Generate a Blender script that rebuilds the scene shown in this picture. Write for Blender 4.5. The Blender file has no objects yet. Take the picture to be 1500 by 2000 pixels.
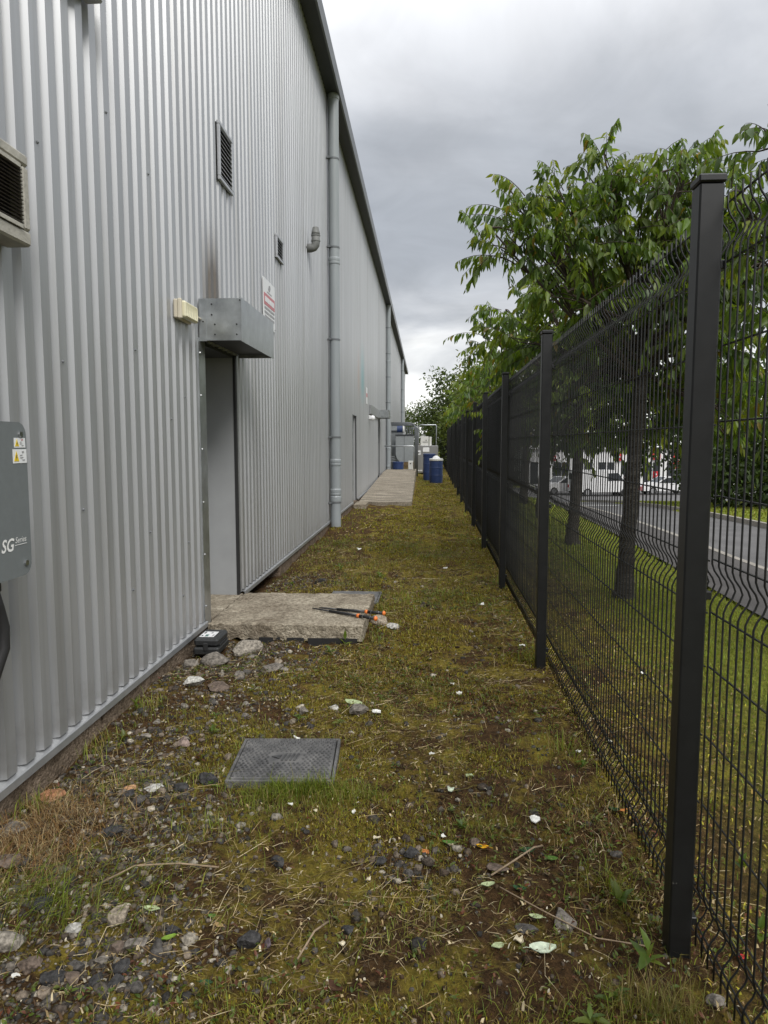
import bpy, math, random
import numpy as np
from mathutils import Vector, Matrix, noise as mnoise

R = math.radians
rnd = random.Random(7)
rng = np.random.default_rng(7)
sc = bpy.context.scene
col = sc.collection

# ------------------------------------------------------------------ camera
cam_d = bpy.data.cameras.new('camera')
cam = bpy.data.objects.new('camera', cam_d)
col.objects.link(cam)
cam.location = (0, 0, 1.40)
cam.rotation_euler = (R(90 - 5.467), 0, R(3.256))
cam_d.sensor_fit = 'VERTICAL'
cam_d.sensor_height = 24.0
cam_d.lens = 1400 / 2000 * 24.0
cam_d.clip_start = 0.02
cam_d.clip_end = 3000
sc.camera = cam

# ------------------------------------------------------------------ world (overcast sky) and sun
SUN_EL, SUN_AZ = R(44), R(152)        # azimuth measured clockwise from +Y
world = bpy.data.worlds.new('World')
sc.world = world
world.use_nodes = True
wn, wl = world.node_tree.nodes, world.node_tree.links
wn.clear()
w_out = wn.new('ShaderNodeOutputWorld')
w_bg = wn.new('ShaderNodeBackground')
w_sky = wn.new('ShaderNodeTexSky')
w_sky.sky_type = 'NISHITA'
w_sky.sun_disc = False
w_sky.sun_elevation = SUN_EL
w_sky.sun_rotation = SUN_AZ
w_sky.air_density = 1.0
w_sky.dust_density = 2.0
w_tc = wn.new('ShaderNodeTexCoord')
w_sep = wn.new('ShaderNodeSeparateXYZ')
wl.new(w_tc.outputs['Generated'], w_sep.inputs[0])
# cloud deck: direction projected on a plane overhead, so the bands stretch towards the horizon
w_add = wn.new('ShaderNodeMath'); w_add.operation = 'ADD'; w_add.inputs[1].default_value = 0.22
w_max = wn.new('ShaderNodeMath'); w_max.operation = 'MAXIMUM'; w_max.inputs[1].default_value = 0.0
wl.new(w_sep.outputs['Z'], w_max.inputs[0])
wl.new(w_max.outputs[0], w_add.inputs[0])
w_dx = wn.new('ShaderNodeMath'); w_dx.operation = 'DIVIDE'
w_dy = wn.new('ShaderNodeMath'); w_dy.operation = 'DIVIDE'
wl.new(w_sep.outputs['X'], w_dx.inputs[0]); wl.new(w_add.outputs[0], w_dx.inputs[1])
wl.new(w_sep.outputs['Y'], w_dy.inputs[0]); wl.new(w_add.outputs[0], w_dy.inputs[1])
w_com = wn.new('ShaderNodeCombineXYZ')
wl.new(w_dx.outputs[0], w_com.inputs[0]); wl.new(w_dy.outputs[0], w_com.inputs[1])
w_n1 = wn.new('ShaderNodeTexNoise')
w_n1.inputs['Scale'].default_value = 1.5
w_n1.inputs['Detail'].default_value = 6
w_n1.inputs['Roughness'].default_value = 0.5
w_n1.inputs['Distortion'].default_value = 0.5
wl.new(w_com.outputs[0], w_n1.inputs['Vector'])
# elevation with the noise added: layered overcast, thin and bright at the horizon
w_mn = wn.new('ShaderNodeMath'); w_mn.operation = 'MULTIPLY_ADD'
w_mn.inputs[1].default_value = 0.36; w_mn.inputs[2].default_value = -0.18
wl.new(w_n1.outputs['Fac'], w_mn.inputs[0])
w_el = wn.new('ShaderNodeMath'); w_el.operation = 'ADD'
wl.new(w_sep.outputs['Z'], w_el.inputs[0]); wl.new(w_mn.outputs[0], w_el.inputs[1])
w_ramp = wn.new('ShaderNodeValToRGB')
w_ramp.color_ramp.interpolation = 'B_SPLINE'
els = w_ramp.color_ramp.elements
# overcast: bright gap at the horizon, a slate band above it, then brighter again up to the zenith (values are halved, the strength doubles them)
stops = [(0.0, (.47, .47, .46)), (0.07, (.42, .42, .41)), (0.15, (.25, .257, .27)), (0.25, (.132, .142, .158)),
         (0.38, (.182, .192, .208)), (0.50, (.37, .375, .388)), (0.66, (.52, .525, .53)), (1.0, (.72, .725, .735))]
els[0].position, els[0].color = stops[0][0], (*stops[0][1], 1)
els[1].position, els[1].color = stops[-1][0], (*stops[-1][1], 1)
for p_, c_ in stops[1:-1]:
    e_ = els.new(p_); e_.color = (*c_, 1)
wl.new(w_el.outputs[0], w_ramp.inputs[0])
w_sc = wn.new('ShaderNodeMix'); w_sc.data_type = 'RGBA'; w_sc.blend_type = 'MULTIPLY'
w_sc.inputs[0].default_value = 1.0
w_sc.inputs[7].default_value = (.05, .05, .05, 1)
wl.new(w_sky.outputs[0], w_sc.inputs[6])
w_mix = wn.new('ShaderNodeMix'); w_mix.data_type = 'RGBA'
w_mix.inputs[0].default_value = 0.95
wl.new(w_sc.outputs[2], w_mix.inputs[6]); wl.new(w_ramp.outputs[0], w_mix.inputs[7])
# smaller cloud lumps, lighter and darker by a tenth
w_n2 = wn.new('ShaderNodeTexNoise')
w_n2.inputs['Scale'].default_value = 3.6; w_n2.inputs['Detail'].default_value = 5; w_n2.inputs['Roughness'].default_value = .55; w_n2.inputs['Distortion'].default_value = .8
wl.new(w_com.outputs[0], w_n2.inputs['Vector'])
w_mr = wn.new('ShaderNodeMapRange'); w_mr.inputs['From Min'].default_value = .3; w_mr.inputs['From Max'].default_value = .7
w_mr.inputs['To Min'].default_value = .91; w_mr.inputs['To Max'].default_value = 1.08
wl.new(w_n2.outputs['Fac'], w_mr.inputs[0])
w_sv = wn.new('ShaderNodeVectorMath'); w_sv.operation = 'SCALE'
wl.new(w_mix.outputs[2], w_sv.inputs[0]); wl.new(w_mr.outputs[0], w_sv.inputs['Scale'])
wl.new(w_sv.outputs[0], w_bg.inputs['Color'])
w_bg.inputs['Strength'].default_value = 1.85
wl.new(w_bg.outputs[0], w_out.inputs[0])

sun_d = bpy.data.lights.new('sun', 'SUN')
sun_d.energy = 1.5
sun_d.angle = R(22)
sun_d.color = (1, .97, .92)
sun = bpy.data.objects.new('sun', sun_d)
col.objects.link(sun)
sd = Vector((math.sin(SUN_AZ) * math.cos(SUN_EL), math.cos(SUN_AZ) * math.cos(SUN_EL), math.sin(SUN_EL)))
sun.rotation_euler = sd.to_track_quat('Z', 'Y').to_euler()

sc.view_settings.view_transform = 'Standard'
sc.view_settings.look = 'None'
sc.view_settings.exposure = 0.62
sc.view_settings.gamma = 1.0
sc.view_settings.use_curve_mapping = False
sc.render.engine = 'CYCLES'
sc.cycles.use_denoising = True
sc.cycles.max_bounces = 7
sc.cycles.transparent_max_bounces = 8
sc.cycles.sample_clamp_indirect = 4.0

# ------------------------------------------------------------------ materials
def mat(name, color, rough=.6, metal=0.0, spec=.5, var=0.0, var_scale=8.0, stretch=(1, 1, 1), bump=0.0, bump_scale=60.0, var2=None,
        rough_var=0.0, coat=0.0):
    m = bpy.data.materials.new(name)
    m.use_nodes = True
    n, l = m.node_tree.nodes, m.node_tree.links
    b = n['Principled BSDF']
    b.inputs['Base Color'].default_value = (*color, 1)
    b.inputs['Roughness'].default_value = rough
    b.inputs['Metallic'].default_value = metal
    b.inputs['Specular IOR Level'].default_value = spec
    b.inputs['Coat Weight'].default_value = coat
    if var or bump or rough_var:
        tc = n.new('ShaderNodeTexCoord'); mp = n.new('ShaderNodeMapping')
        mp.inputs['Scale'].default_value = stretch
        l.new(tc.outputs['Object'], mp.inputs[0])
    if var or rough_var:
        t = n.new('ShaderNodeTexNoise')
        t.inputs['Scale'].default_value = var_scale
        t.inputs['Detail'].default_value = 7
        t.inputs['Roughness'].default_value = .62
        l.new(mp.outputs[0], t.inputs['Vector'])
        r = n.new('ShaderNodeValToRGB')
        r.color_ramp.elements[0].position = .3; r.color_ramp.elements[1].position = .7
        c2 = var2 or tuple(min(1, c * (1 + var)) for c in color)
        c1 = tuple(c * (1 - var) for c in color)
        r.color_ramp.elements[0].color = (*c1, 1); r.color_ramp.elements[1].color = (*c2, 1)
        l.new(t.outputs['Fac'], r.inputs[0])
        if var:
            l.new(r.outputs[0], b.inputs['Base Color'])
        if rough_var:
            ma = n.new('ShaderNodeMapRange')
            ma.inputs['To Min'].default_value = rough - rough_var; ma.inputs['To Max'].default_value = rough + rough_var
            l.new(t.outputs['Fac'], ma.inputs[0]); l.new(ma.outputs[0], b.inputs['Roughness'])
    if bump:
        t2 = n.new('ShaderNodeTexNoise')
        t2.inputs['Scale'].default_value = bump_scale; t2.inputs['Detail'].default_value = 8
        l.new(mp.outputs[0], t2.inputs['Vector'])
        bp = n.new('ShaderNodeBump'); bp.inputs['Strength'].default_value = bump; bp.inputs['Distance'].default_value = .02
        l.new(t2.outputs['Fac'], bp.inputs['Height']); l.new(bp.outputs[0], b.inputs['Normal'])
    return m

def tint_mat(name, rough=.6, spec=.3, translucent=0.0, var=.25, var_scale=30.0, bump=0.0, tint_gain=(1, 1, 1)):
    """colour from the per-piece attribute 'tint' (each leaf or blade or stone has its own colour)"""
    m = bpy.data.materials.new(name)
    m.use_nodes = True
    n, l = m.node_tree.nodes, m.node_tree.links
    b = n['Principled BSDF']
    a = n.new('ShaderNodeAttribute'); a.attribute_name = 'tint'
    tc = n.new('ShaderNodeTexCoord')
    t = n.new('ShaderNodeTexNoise'); t.inputs['Scale'].default_value = var_scale; t.inputs['Detail'].default_value = 5
    l.new(tc.outputs['Object'], t.inputs['Vector'])
    mr = n.new('ShaderNodeMapRange'); mr.inputs['From Min'].default_value = .3; mr.inputs['From Max'].default_value = .7
    mr.inputs['To Min'].default_value = 1 - var; mr.inputs['To Max'].default_value = 1 + var
    l.new(t.outputs['Fac'], mr.inputs[0])
    mx = n.new('ShaderNodeVectorMath'); mx.operation = 'SCALE'
    l.new(a.outputs['Color'], mx.inputs[0]); l.new(mr.outputs[0], mx.inputs['Scale'])
    l.new(mx.outputs[0], b.inputs['Base Color'])
    b.inputs['Roughness'].default_value = rough
    b.inputs['Specular IOR Level'].default_value = spec
    if bump:
        bp = n.new('ShaderNodeBump'); bp.inputs['Strength'].default_value = bump; bp.inputs['Distance'].default_value = .01
        l.new(t.outputs['Fac'], bp.inputs['Height']); l.new(bp.outputs[0], b.inputs['Normal'])
    if translucent:
        tr = n.new('ShaderNodeBsdfTranslucent')
        g = n.new('ShaderNodeVectorMath'); g.operation = 'MULTIPLY'; g.inputs[1].default_value = (1.5, 1.45, .5)
        l.new(mx.outputs[0], g.inputs[0]); l.new(g.outputs[0], tr.inputs['Color'])
        ms = n.new('ShaderNodeMixShader'); ms.inputs[0].default_value = translucent
        l.new(b.outputs[0], ms.inputs[1]); l.new(tr.outputs[0], ms.inputs[2])
        l.new(ms.outputs[0], n['Material Output'].inputs['Surface'])
    return m

def cladding_mat():
    m = mat('silver_cladding', (.43, .44, .455), rough=.40, metal=.48, spec=.5, var=.06, var_scale=3, stretch=(1, 1, .06), rough_var=.04)
    n, l = m.node_tree.nodes, m.node_tree.links
    b = n['Principled BSDF']
    # fine rain streaks and grime low down the sheet and in patches
    geo = n.new('ShaderNodeNewGeometry')
    mp = n.new('ShaderNodeMapping'); mp.inputs['Scale'].default_value = (5, 5, .16)
    l.new(geo.outputs['Position'], mp.inputs[0])
    t = n.new('ShaderNodeTexNoise'); t.inputs['Scale'].default_value = 1.6; t.inputs['Detail'].default_value = 6; t.inputs['Roughness'].default_value = .6
    l.new(mp.outputs[0], t.inputs['Vector'])
    r = n.new('ShaderNodeValToRGB')
    r.color_ramp.elements[0].position = .50; r.color_ramp.elements[0].color = (1, 1, 1, 1)
    r.color_ramp.elements[1].position = .78; r.color_ramp.elements[1].color = (.74, .73, .70, 1)
    l.new(t.outputs['Fac'], r.inputs[0])
    # fine specks
    t2 = n.new('ShaderNodeTexNoise'); t2.inputs['Scale'].default_value = 55; t2.inputs['Detail'].default_value = 6; t2.inputs['Roughness'].default_value = .75
    l.new(geo.outputs['Position'], t2.inputs['Vector'])
    r2 = n.new('ShaderNodeValToRGB')
    r2.color_ramp.elements[0].position = .68; r2.color_ramp.elements[0].color = (1, 1, 1, 1)
    r2.color_ramp.elements[1].position = .80; r2.color_ramp.elements[1].color = (.55, .53, .50, 1)
    l.new(t2.outputs['Fac'], r2.inputs[0])
    mx = n.new('ShaderNodeMix'); mx.data_type = 'RGBA'; mx.blend_type = 'MULTIPLY'; mx.inputs[0].default_value = .8
    l.new(r.outputs[0], mx.inputs[6]); l.new(r2.outputs[0], mx.inputs[7])
    # sooty stain above the door hood (a mark with its own outline)
    sp = n.new('ShaderNodeSeparateXYZ'); l.new(geo.outputs['Position'], sp.inputs[0])
    def band(sock, lo, mid, hi):
        a_ = n.new('ShaderNodeMapRange'); a_.interpolation_type = 'SMOOTHSTEP'
        a_.inputs['From Min'].default_value = lo; a_.inputs['From Max'].default_value = mid
        l.new(sock, a_.inputs[0])
        b_ = n.new('ShaderNodeMapRange'); b_.interpolation_type = 'SMOOTHSTEP'
        b_.inputs['From Min'].default_value = hi; b_.inputs['From Max'].default_value = mid
        l.new(sock, b_.inputs[0])
        c_ = n.new('ShaderNodeMath'); c_.operation = 'MULTIPLY'
        l.new(a_.outputs[0], c_.inputs[0]); l.new(b_.outputs[0], c_.inputs[1])
        return c_
    by = band(sp.outputs['Y'], 4.95, 5.28, 5.62)
    bz = band(sp.outputs['Z'], 2.2, 2.42, 3.1)
    st = n.new('ShaderNodeMath'); st.operation = 'MULTIPLY'
    l.new(by.outputs[0], st.inputs[0]); l.new(bz.outputs[0], st.inputs[1])
    st2 = n.new('ShaderNodeMath'); st2.operation = 'MULTIPLY'
    l.new(st.outputs[0], st2.inputs[0]); l.new(t.outputs['Fac'], st2.inputs[1])
    st3 = n.new('ShaderNodeMath'); st3.operation = 'MULTIPLY'; st3.inputs[1].default_value = 3.0; st3.use_clamp = True
    l.new(st2.outputs[0], st3.inputs[0])
    # mud splashed up from the ground: ragged brown tide low on the ribs
    t3 = n.new('ShaderNodeTexNoise'); t3.inputs['Scale'].default_value = 9; t3.inputs['Detail'].default_value = 8; t3.inputs['Roughness'].default_value = .7
    l.new(geo.outputs['Position'], t3.inputs['Vector'])
    hz = n.new('ShaderNodeMapRange'); hz.inputs['From Min'].default_value = .62; hz.inputs['From Max'].default_value = .12
    hz.inputs['To Min'].default_value = -.40; hz.inputs['To Max'].default_value = .22
    l.new(sp.outputs['Z'], hz.inputs[0])
    hs = n.new('ShaderNodeMath'); hs.operation = 'ADD'; l.new(hz.outputs[0], hs.inputs[0]); l.new(t3.outputs['Fac'], hs.inputs[1])
    hm = n.new('ShaderNodeMapRange'); hm.inputs['From Min'].default_value = .5; hm.inputs['From Max'].default_value = .85; hm.inputs['To Max'].default_value = .26
    l.new(hs.outputs[0], hm.inputs[0])
    base = b.inputs['Base Color'].links[0].from_socket
    m0 = n.new('ShaderNodeMix'); m0.data_type = 'RGBA'; m0.inputs[7].default_value = (.15, .125, .09, 1)
    l.new(hm.outputs[0], m0.inputs[0]); l.new(base, m0.inputs[6]); base = m0.outputs[2]
    m1 = n.new('ShaderNodeMix'); m1.data_type = 'RGBA'; m1.blend_type = 'MULTIPLY'; m1.inputs[0].default_value = 1
    l.new(base, m1.inputs[6]); l.new(mx.outputs[2], m1.inputs[7])
    m2 = n.new('ShaderNodeMix'); m2.data_type = 'RGBA'
    l.new(st3.outputs[0], m2.inputs[0]); l.new(m1.outputs[2], m2.inputs[6]); m2.inputs[7].default_value = (.14, .125, .11, 1)
    # soft-edged teal and orange patches far along the wall
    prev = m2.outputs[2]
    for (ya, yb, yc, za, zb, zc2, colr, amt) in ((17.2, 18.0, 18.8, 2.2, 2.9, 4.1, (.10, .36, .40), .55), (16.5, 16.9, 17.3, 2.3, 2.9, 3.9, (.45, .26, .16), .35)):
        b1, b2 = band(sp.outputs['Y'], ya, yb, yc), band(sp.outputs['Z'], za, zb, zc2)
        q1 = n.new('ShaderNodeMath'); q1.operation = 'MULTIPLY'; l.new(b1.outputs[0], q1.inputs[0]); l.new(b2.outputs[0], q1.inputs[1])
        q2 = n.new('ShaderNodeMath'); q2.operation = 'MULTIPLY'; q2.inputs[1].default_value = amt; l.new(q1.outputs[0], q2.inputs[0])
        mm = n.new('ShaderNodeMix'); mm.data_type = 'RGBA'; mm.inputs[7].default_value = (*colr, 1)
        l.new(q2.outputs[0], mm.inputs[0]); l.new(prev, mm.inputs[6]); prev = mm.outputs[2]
    # sheets differ a little in tone from one another
    oi = n.new('ShaderNodeObjectInfo')
    orr = n.new('ShaderNodeMapRange'); orr.inputs['To Min'].default_value = .94; orr.inputs['To Max'].default_value = 1.05
    l.new(oi.outputs['Random'], orr.inputs[0])
    sv = n.new('ShaderNodeVectorMath'); sv.operation = 'SCALE'
    l.new(prev, sv.inputs[0]); l.new(orr.outputs[0], sv.inputs['Scale'])
    l.new(sv.outputs[0], b.inputs['Base Color'])
    return m

def concrete_mat(name, light, dark, scale=5.0):
    m = mat(name, dark, rough=.92, spec=.2, var=.2, var2=light, var_scale=scale, bump=.9, bump_scale=70)
    n, l = m.node_tree.nodes, m.node_tree.links
    b = n['Principled BSDF']
    tc = n.new('ShaderNodeTexCoord')
    t = n.new('ShaderNodeTexNoise'); t.inputs['Scale'].default_value = 38; t.inputs['Detail'].default_value = 8; t.inputs['Roughness'].default_value = .75
    l.new(tc.outputs['Object'], t.inputs['Vector'])
    r = n.new('ShaderNodeValToRGB')
    r.color_ramp.elements[0].position = .36; r.color_ramp.elements[0].color = (.40, .37, .32, 1)
    r.color_ramp.elements[1].position = .66; r.color_ramp.elements[1].color = (1.25, 1.22, 1.16, 1)
    l.new(t.outputs['Fac'], r.inputs[0])
    mx = n.new('ShaderNodeMix'); mx.data_type = 'RGBA'; mx.blend_type = 'MULTIPLY'; mx.inputs[0].default_value = 1
    l.new(b.inputs['Base Color'].links[0].from_socket, mx.inputs[6]); l.new(r.outputs[0], mx.inputs[7])
    l.new(mx.outputs[2], b.inputs['Base Color'])
    return m

def ground_mat():
    m = bpy.data.materials.new('mossy_ground')
    m.use_nodes = True
    n, l = m.node_tree.nodes, m.node_tree.links
    b = n['Principled BSDF']
    b.inputs['Roughness'].default_value = .95
    b.inputs['Specular IOR Level'].default_value = .15
    geo = n.new('ShaderNodeNewGeometry')
    def nz(scale, detail=8, rough=.65):
        t = n.new('ShaderNodeTexNoise'); t.inputs['Scale'].default_value = scale; t.inputs['Detail'].default_value = detail
        t.inputs['Roughness'].default_value = rough
        l.new(geo.outputs['Position'], t.inputs['Vector']); return t
    def ramp(sock, p0, p1, c0=(0, 0, 0), c1=(1, 1, 1)):
        r = n.new('ShaderNodeValToRGB')
        r.color_ramp.elements[0].position = p0; r.color_ramp.elements[1].position = p1
        r.color_ramp.elements[0].color = (*c0, 1); r.color_ramp.elements[1].color = (*c1, 1)
        l.new(sock, r.inputs[0]); return r
    def mix(f, a, c, mode='MIX'):
        x = n.new('ShaderNodeMix'); x.data_type = 'RGBA'; x.blend_type = mode
        if hasattr(f, 'outputs'): l.new(f.outputs[0], x.inputs[0])
        else: x.inputs[0].default_value = f
        for s, v in ((6, a), (7, c)):
            if isinstance(v, tuple): x.inputs[s].default_value = (*v, 1)
            else: l.new(v, x.inputs[s])
        return x
    big, mid, fine, grit = nz(1.1, 6), nz(4.5, 8), nz(28, 8, .7), nz(120, 5, .7)
    soil = ramp(fine.outputs['Fac'], .3, .72, (.022, .013, .006), (.135, .080, .036))
    moss = ramp(fine.outputs['Fac'], .3, .7, (.072, .058, .011), (.32, .262, .048))
    spx = n.new('ShaderNodeSeparateXYZ'); l.new(geo.outputs['Position'], spx.inputs[0])
    bare = n.new('ShaderNodeMapRange'); bare.inputs['From Min'].default_value = -1.55; bare.inputs['From Max'].default_value = -.35
    bare.inputs['To Min'].default_value = -.13; bare.inputs['To Max'].default_value = .015
    l.new(spx.outputs['X'], bare.inputs[0])
    sh = n.new('ShaderNodeMath'); sh.operation = 'ADD'
    l.new(mid.outputs['Fac'], sh.inputs[0]); l.new(bare.outputs[0], sh.inputs[1])
    trk = n.new('ShaderNodeMapRange'); trk.interpolation_type = 'SMOOTHSTEP'
    trk.inputs['From Min'].default_value = -.35; trk.inputs['From Max'].default_value = .30
    l.new(spx.outputs['X'], trk.inputs[0])
    try_ = n.new('ShaderNodeMapRange'); try_.interpolation_type = 'SMOOTHSTEP'
    try_.inputs['From Min'].default_value = 6.0; try_.inputs['From Max'].default_value = 2.2
    l.new(spx.outputs['Y'], try_.inputs[0])
    tm = n.new('ShaderNodeMath'); tm.operation = 'MULTIPLY'; l.new(trk.outputs[0], tm.inputs[0]); l.new(try_.outputs[0], tm.inputs[1])
    tm2 = n.new('ShaderNodeMath'); tm2.operation = 'MULTIPLY_ADD'; tm2.inputs[1].default_value = -.10
    l.new(tm.outputs[0], tm2.inputs[0]); l.new(sh.outputs[0], tm2.inputs[2])
    f1 = ramp(tm2.outputs[0], .43, .55)
    strip = mix(f1, soil.outputs[0], moss.outputs[0])
    lawn = ramp(fine.outputs['Fac'], .3, .7, (.075, .095, .015), (.24, .27, .042))
    sp = n.new('ShaderNodeSeparateXYZ'); l.new(geo.outputs['Position'], sp.inputs[0])
    sc_ = n.new('ShaderNodeMath'); sc_.operation = 'MULTIPLY_ADD'; sc_.inputs[1].default_value = 1.4; sc_.inputs[2].default_value = -.7
    l.new(big.outputs['Fac'], sc_.inputs[0])
    ad = n.new('ShaderNodeMath'); ad.operation = 'ADD'
    l.new(sp.outputs['X'], ad.inputs[0]); l.new(sc_.outputs[0], ad.inputs[1])
    fl = n.new('ShaderNodeMapRange'); fl.inputs['From Min'].default_value = 1.0; fl.inputs['From Max'].default_value = 2.0
    l.new(ad.outputs[0], fl.inputs[0])
    base = mix(fl, strip.outputs[2], lawn.outputs[0])
    gr = ramp(grit.outputs['Fac'], .35, .75, (.55, .52, .48), (1.5, 1.4, 1.25))
    fin = mix(.85, base.outputs[2], gr.outputs[0], 'MULTIPLY')
    l.new(fin.outputs[2], b.inputs['Base Color'])
    bp = n.new('ShaderNodeBump'); bp.inputs['Strength'].default_value = 1.0; bp.inputs['Distance'].default_value = .03
    ms = n.new('ShaderNodeMath'); ms.operation = 'MULTIPLY_ADD'; ms.inputs[1].default_value = .35
    l.new(grit.outputs['Fac'], ms.inputs[0]); l.new(fine.outputs['Fac'], ms.inputs[2])
    l.new(ms.outputs[0], bp.inputs['Height']); l.new(bp.outputs[0], b.inputs['Normal'])
    return m

M = {}
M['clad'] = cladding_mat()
M['trim'] = mat('silver_trim', (.37, .38, .39), rough=.38, metal=.55, var=.12, var_scale=12)
M['galv'] = mat('galvanised_steel', (.40, .42, .43), rough=.33, metal=.8, var=.28, var_scale=7, rough_var=.1, bump=.12, bump_scale=6)
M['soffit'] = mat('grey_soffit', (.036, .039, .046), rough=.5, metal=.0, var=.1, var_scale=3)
M['fascia'] = mat('grey_fascia', (.19, .20, .215), rough=.45, metal=.4, var=.1, var_scale=3)
M['pipe'] = mat('grey_drainpipe', (.27, .295, .31), rough=.42, spec=.5, var=.10, var_scale=4, stretch=(1, 1, .2))
M['pipe_dk'] = mat('dark_pipe_clip', (.13, .14, .15), rough=.45)
M['flue'] = mat('weathered_grey_flue', (.17, .175, .17), rough=.55, var=.25, var_scale=14)
M['door'] = mat('grey_door_paint', (.42, .43, .44), rough=.5, spec=.4, var=.05, var_scale=3)
M['reveal'] = mat('pale_grey_reveal', (.30, .31, .32), rough=.55, spec=.4, var=.06, var_scale=4)
M['rubber'] = mat('black_rubber', (.018, .018, .019), rough=.6)
M['steel'] = mat('bright_steel', (.55, .56, .57), rough=.3, metal=1.0, var=.1)
M['plinth'] = concrete_mat('plinth_concrete', (.30, .24, .19), (.15, .115, .085), 6)
M['slab'] = concrete_mat('slab_concrete', (.50, .46, .385), (.24, .20, .155), 4.5)
M['ramp'] = concrete_mat('ramp_concrete', (.54, .50, .43), (.17, .145, .12), 6.0)
for n_ in M['ramp'].node_tree.nodes:
    if n_.type == 'MAPPING': n_.inputs['Scale'].default_value = (.35, 1.6, 1)
M['rubble'] = concrete_mat('rubble_concrete', (.42, .39, .34), (.20, .175, .15), 14)
M['louvre'] = mat('dark_louvre', (.035, .035, .037), rough=.45, metal=.2)
M['louvre_frame'] = mat('pale_louvre_frame', (.45, .46, .48), rough=.4, metal=.4, var=.08)
M['void'] = mat('dark_void', (.008, .008, .008), rough=.9)
M['cream_frame'] = mat('weathered_cream_plastic', (.36, .345, .30), rough=.6, var=.2, var_scale=9, bump=.2)
M['slat_plum'] = mat('dark_brown_slat', (.075, .064, .062), rough=.5)
M['inverter'] = mat('charcoal_inverter_paint', (.150, .165, .170), rough=.5, spec=.4, var=.05, var_scale=40)
M['white'] = mat('white_print', (.78, .78, .77), rough=.45)
M['label_white'] = mat('white_label', (.74, .75, .76), rough=.4)
M['yellow'] = mat('warning_yellow', (.72, .52, .02), rough=.45)
M['red'] = mat('sign_red', (.52, .17, .19), rough=.45)
M['ink'] = mat('dark_print', (.06, .06, .065), rough=.5)
M['ink_grey'] = mat('grey_print', (.30, .30, .31), rough=.5)
M['green_print'] = mat('dark_green_print', (.05, .13, .11), rough=.5)
M['lamp_body'] = mat('cream_lamp_body', (.58, .53, .42), rough=.5, var=.08)
M['lamp_lens'] = mat('yellowed_ribbed_lens', (.68, .645, .46), rough=.3, spec=.6, coat=.3)
M['fence'] = mat('black_fence_coating', (.011, .0115, .012), rough=.42, spec=.45, var=.25, var_scale=20)
def add_specks(m, color, scale, lo, hi):
    """small chips and bird marks"""
    n, l = m.node_tree.nodes, m.node_tree.links
    b = n['Principled BSDF']
    tc = n.new('ShaderNodeTexCoord'); t = n.new('ShaderNodeTexNoise')
    t.inputs['Scale'].default_value = scale; t.inputs['Detail'].default_value = 3
    l.new(tc.outputs['Object'], t.inputs['Vector'])
    mr = n.new('ShaderNodeMapRange'); mr.inputs['From Min'].default_value = lo; mr.inputs['From Max'].default_value = hi
    l.new(t.outputs['Fac'], mr.inputs[0])
    mx = n.new('ShaderNodeMix'); mx.data_type = 'RGBA'; mx.inputs[7].default_value = (*color, 1)
    l.new(mr.outputs[0], mx.inputs[0]); l.new(b.inputs['Base Color'].links[0].from_socket, mx.inputs[6])
    l.new(mx.outputs[2], b.inputs['Base Color'])
add_specks(M['fence'], (.16, .155, .14), 42, .74, .80)
M['case'] = mat('black_plastic_case', (.022, .023, .024), rough=.42, bump=.15, bump_scale=200)
M['pole'] = mat('black_pole_coating', (.02, .02, .022), rough=.35, spec=.5)
M['orange'] = mat('orange_plastic', (.75, .20, .04), rough=.4)
M['cover'] = mat('black_composite_cover', (.075, .076, .080), rough=.6, var=.4, var_scale=13, bump=.35, bump_scale=120, var2=(.17, .165, .16))
M['stud'] = mat('dark_cover_studs', (.030, .030, .032), rough=.5, var=.4, var_scale=15, var2=(.10, .10, .10))
M['bark'] = mat('cherry_bark', (.050, .040, .031), rough=.9, spec=.2, var=.5, var_scale=9, stretch=(1, 1, 3.5), bump=1.0, bump_scale=28, var2=(.085, .078, .068))
M['twig'] = mat('brown_twig', (.055, .040, .028), rough=.8)
M['leaf'] = tint_mat('tree_leaves', rough=.42, spec=.5, translucent=.48, var=.2, var_scale=9)
M['bushleaf'] = tint_mat('shrub_leaves', rough=.5, spec=.35, translucent=.3, var=.25, var_scale=3)
M['blade'] = tint_mat('grass_blades', rough=.55, spec=.3, translucent=.3, var=.2, var_scale=12)
M['litter'] = tint_mat('plant_litter', rough=.8, spec=.15, var=.3, var_scale=60)
M['stone'] = tint_mat('stones', rough=.9, spec=.2, var=.55, var_scale=65, bump=1.0)
M['asphalt'] = mat('asphalt', (.105, .102, .102), rough=.7, spec=.4, var=.22, var_scale=1.2, bump=.4, bump_scale=120)
M['path'] = mat('footway_tarmac', (.075, .070, .068), rough=.8, spec=.3, var=.25, var_scale=2, bump=.4, bump_scale=120)
M['kerb'] = mat('kerb_concrete', (.27, .25, .22), rough=.9, var=.2, var_scale=6)
M['paint'] = mat('road_paint', (.6, .6, .58), rough=.7, var=.15)
M['ground'] = ground_mat()
M['blue_drum'] = mat('blue_plastic', (.016, .036, .115), rough=.5, spec=.5, var=.12, var_scale=6)
M['tank'] = mat('grey_tank_paint', (.27, .29, .30), rough=.45, metal=.2, var=.08)
M['stainless'] = mat('brushed_stainless', (.48, .48, .48), rough=.34, metal=.85, var=.08, var_scale=10, stretch=(1, 1, .1))
M['offwhite'] = mat('offwhite_enamel', (.60, .60, .57), rough=.45, var=.05)
M['car_white'] = mat('white_car_paint', (.72, .72, .72), rough=.2, coat=.6)
M['car_red'] = mat('red_car_paint', (.40, .03, .03), rough=.2, coat=.6)
M['car_glass'] = mat('dark_car_glass', (.02, .025, .03), rough=.08, spec=.8)
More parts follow.
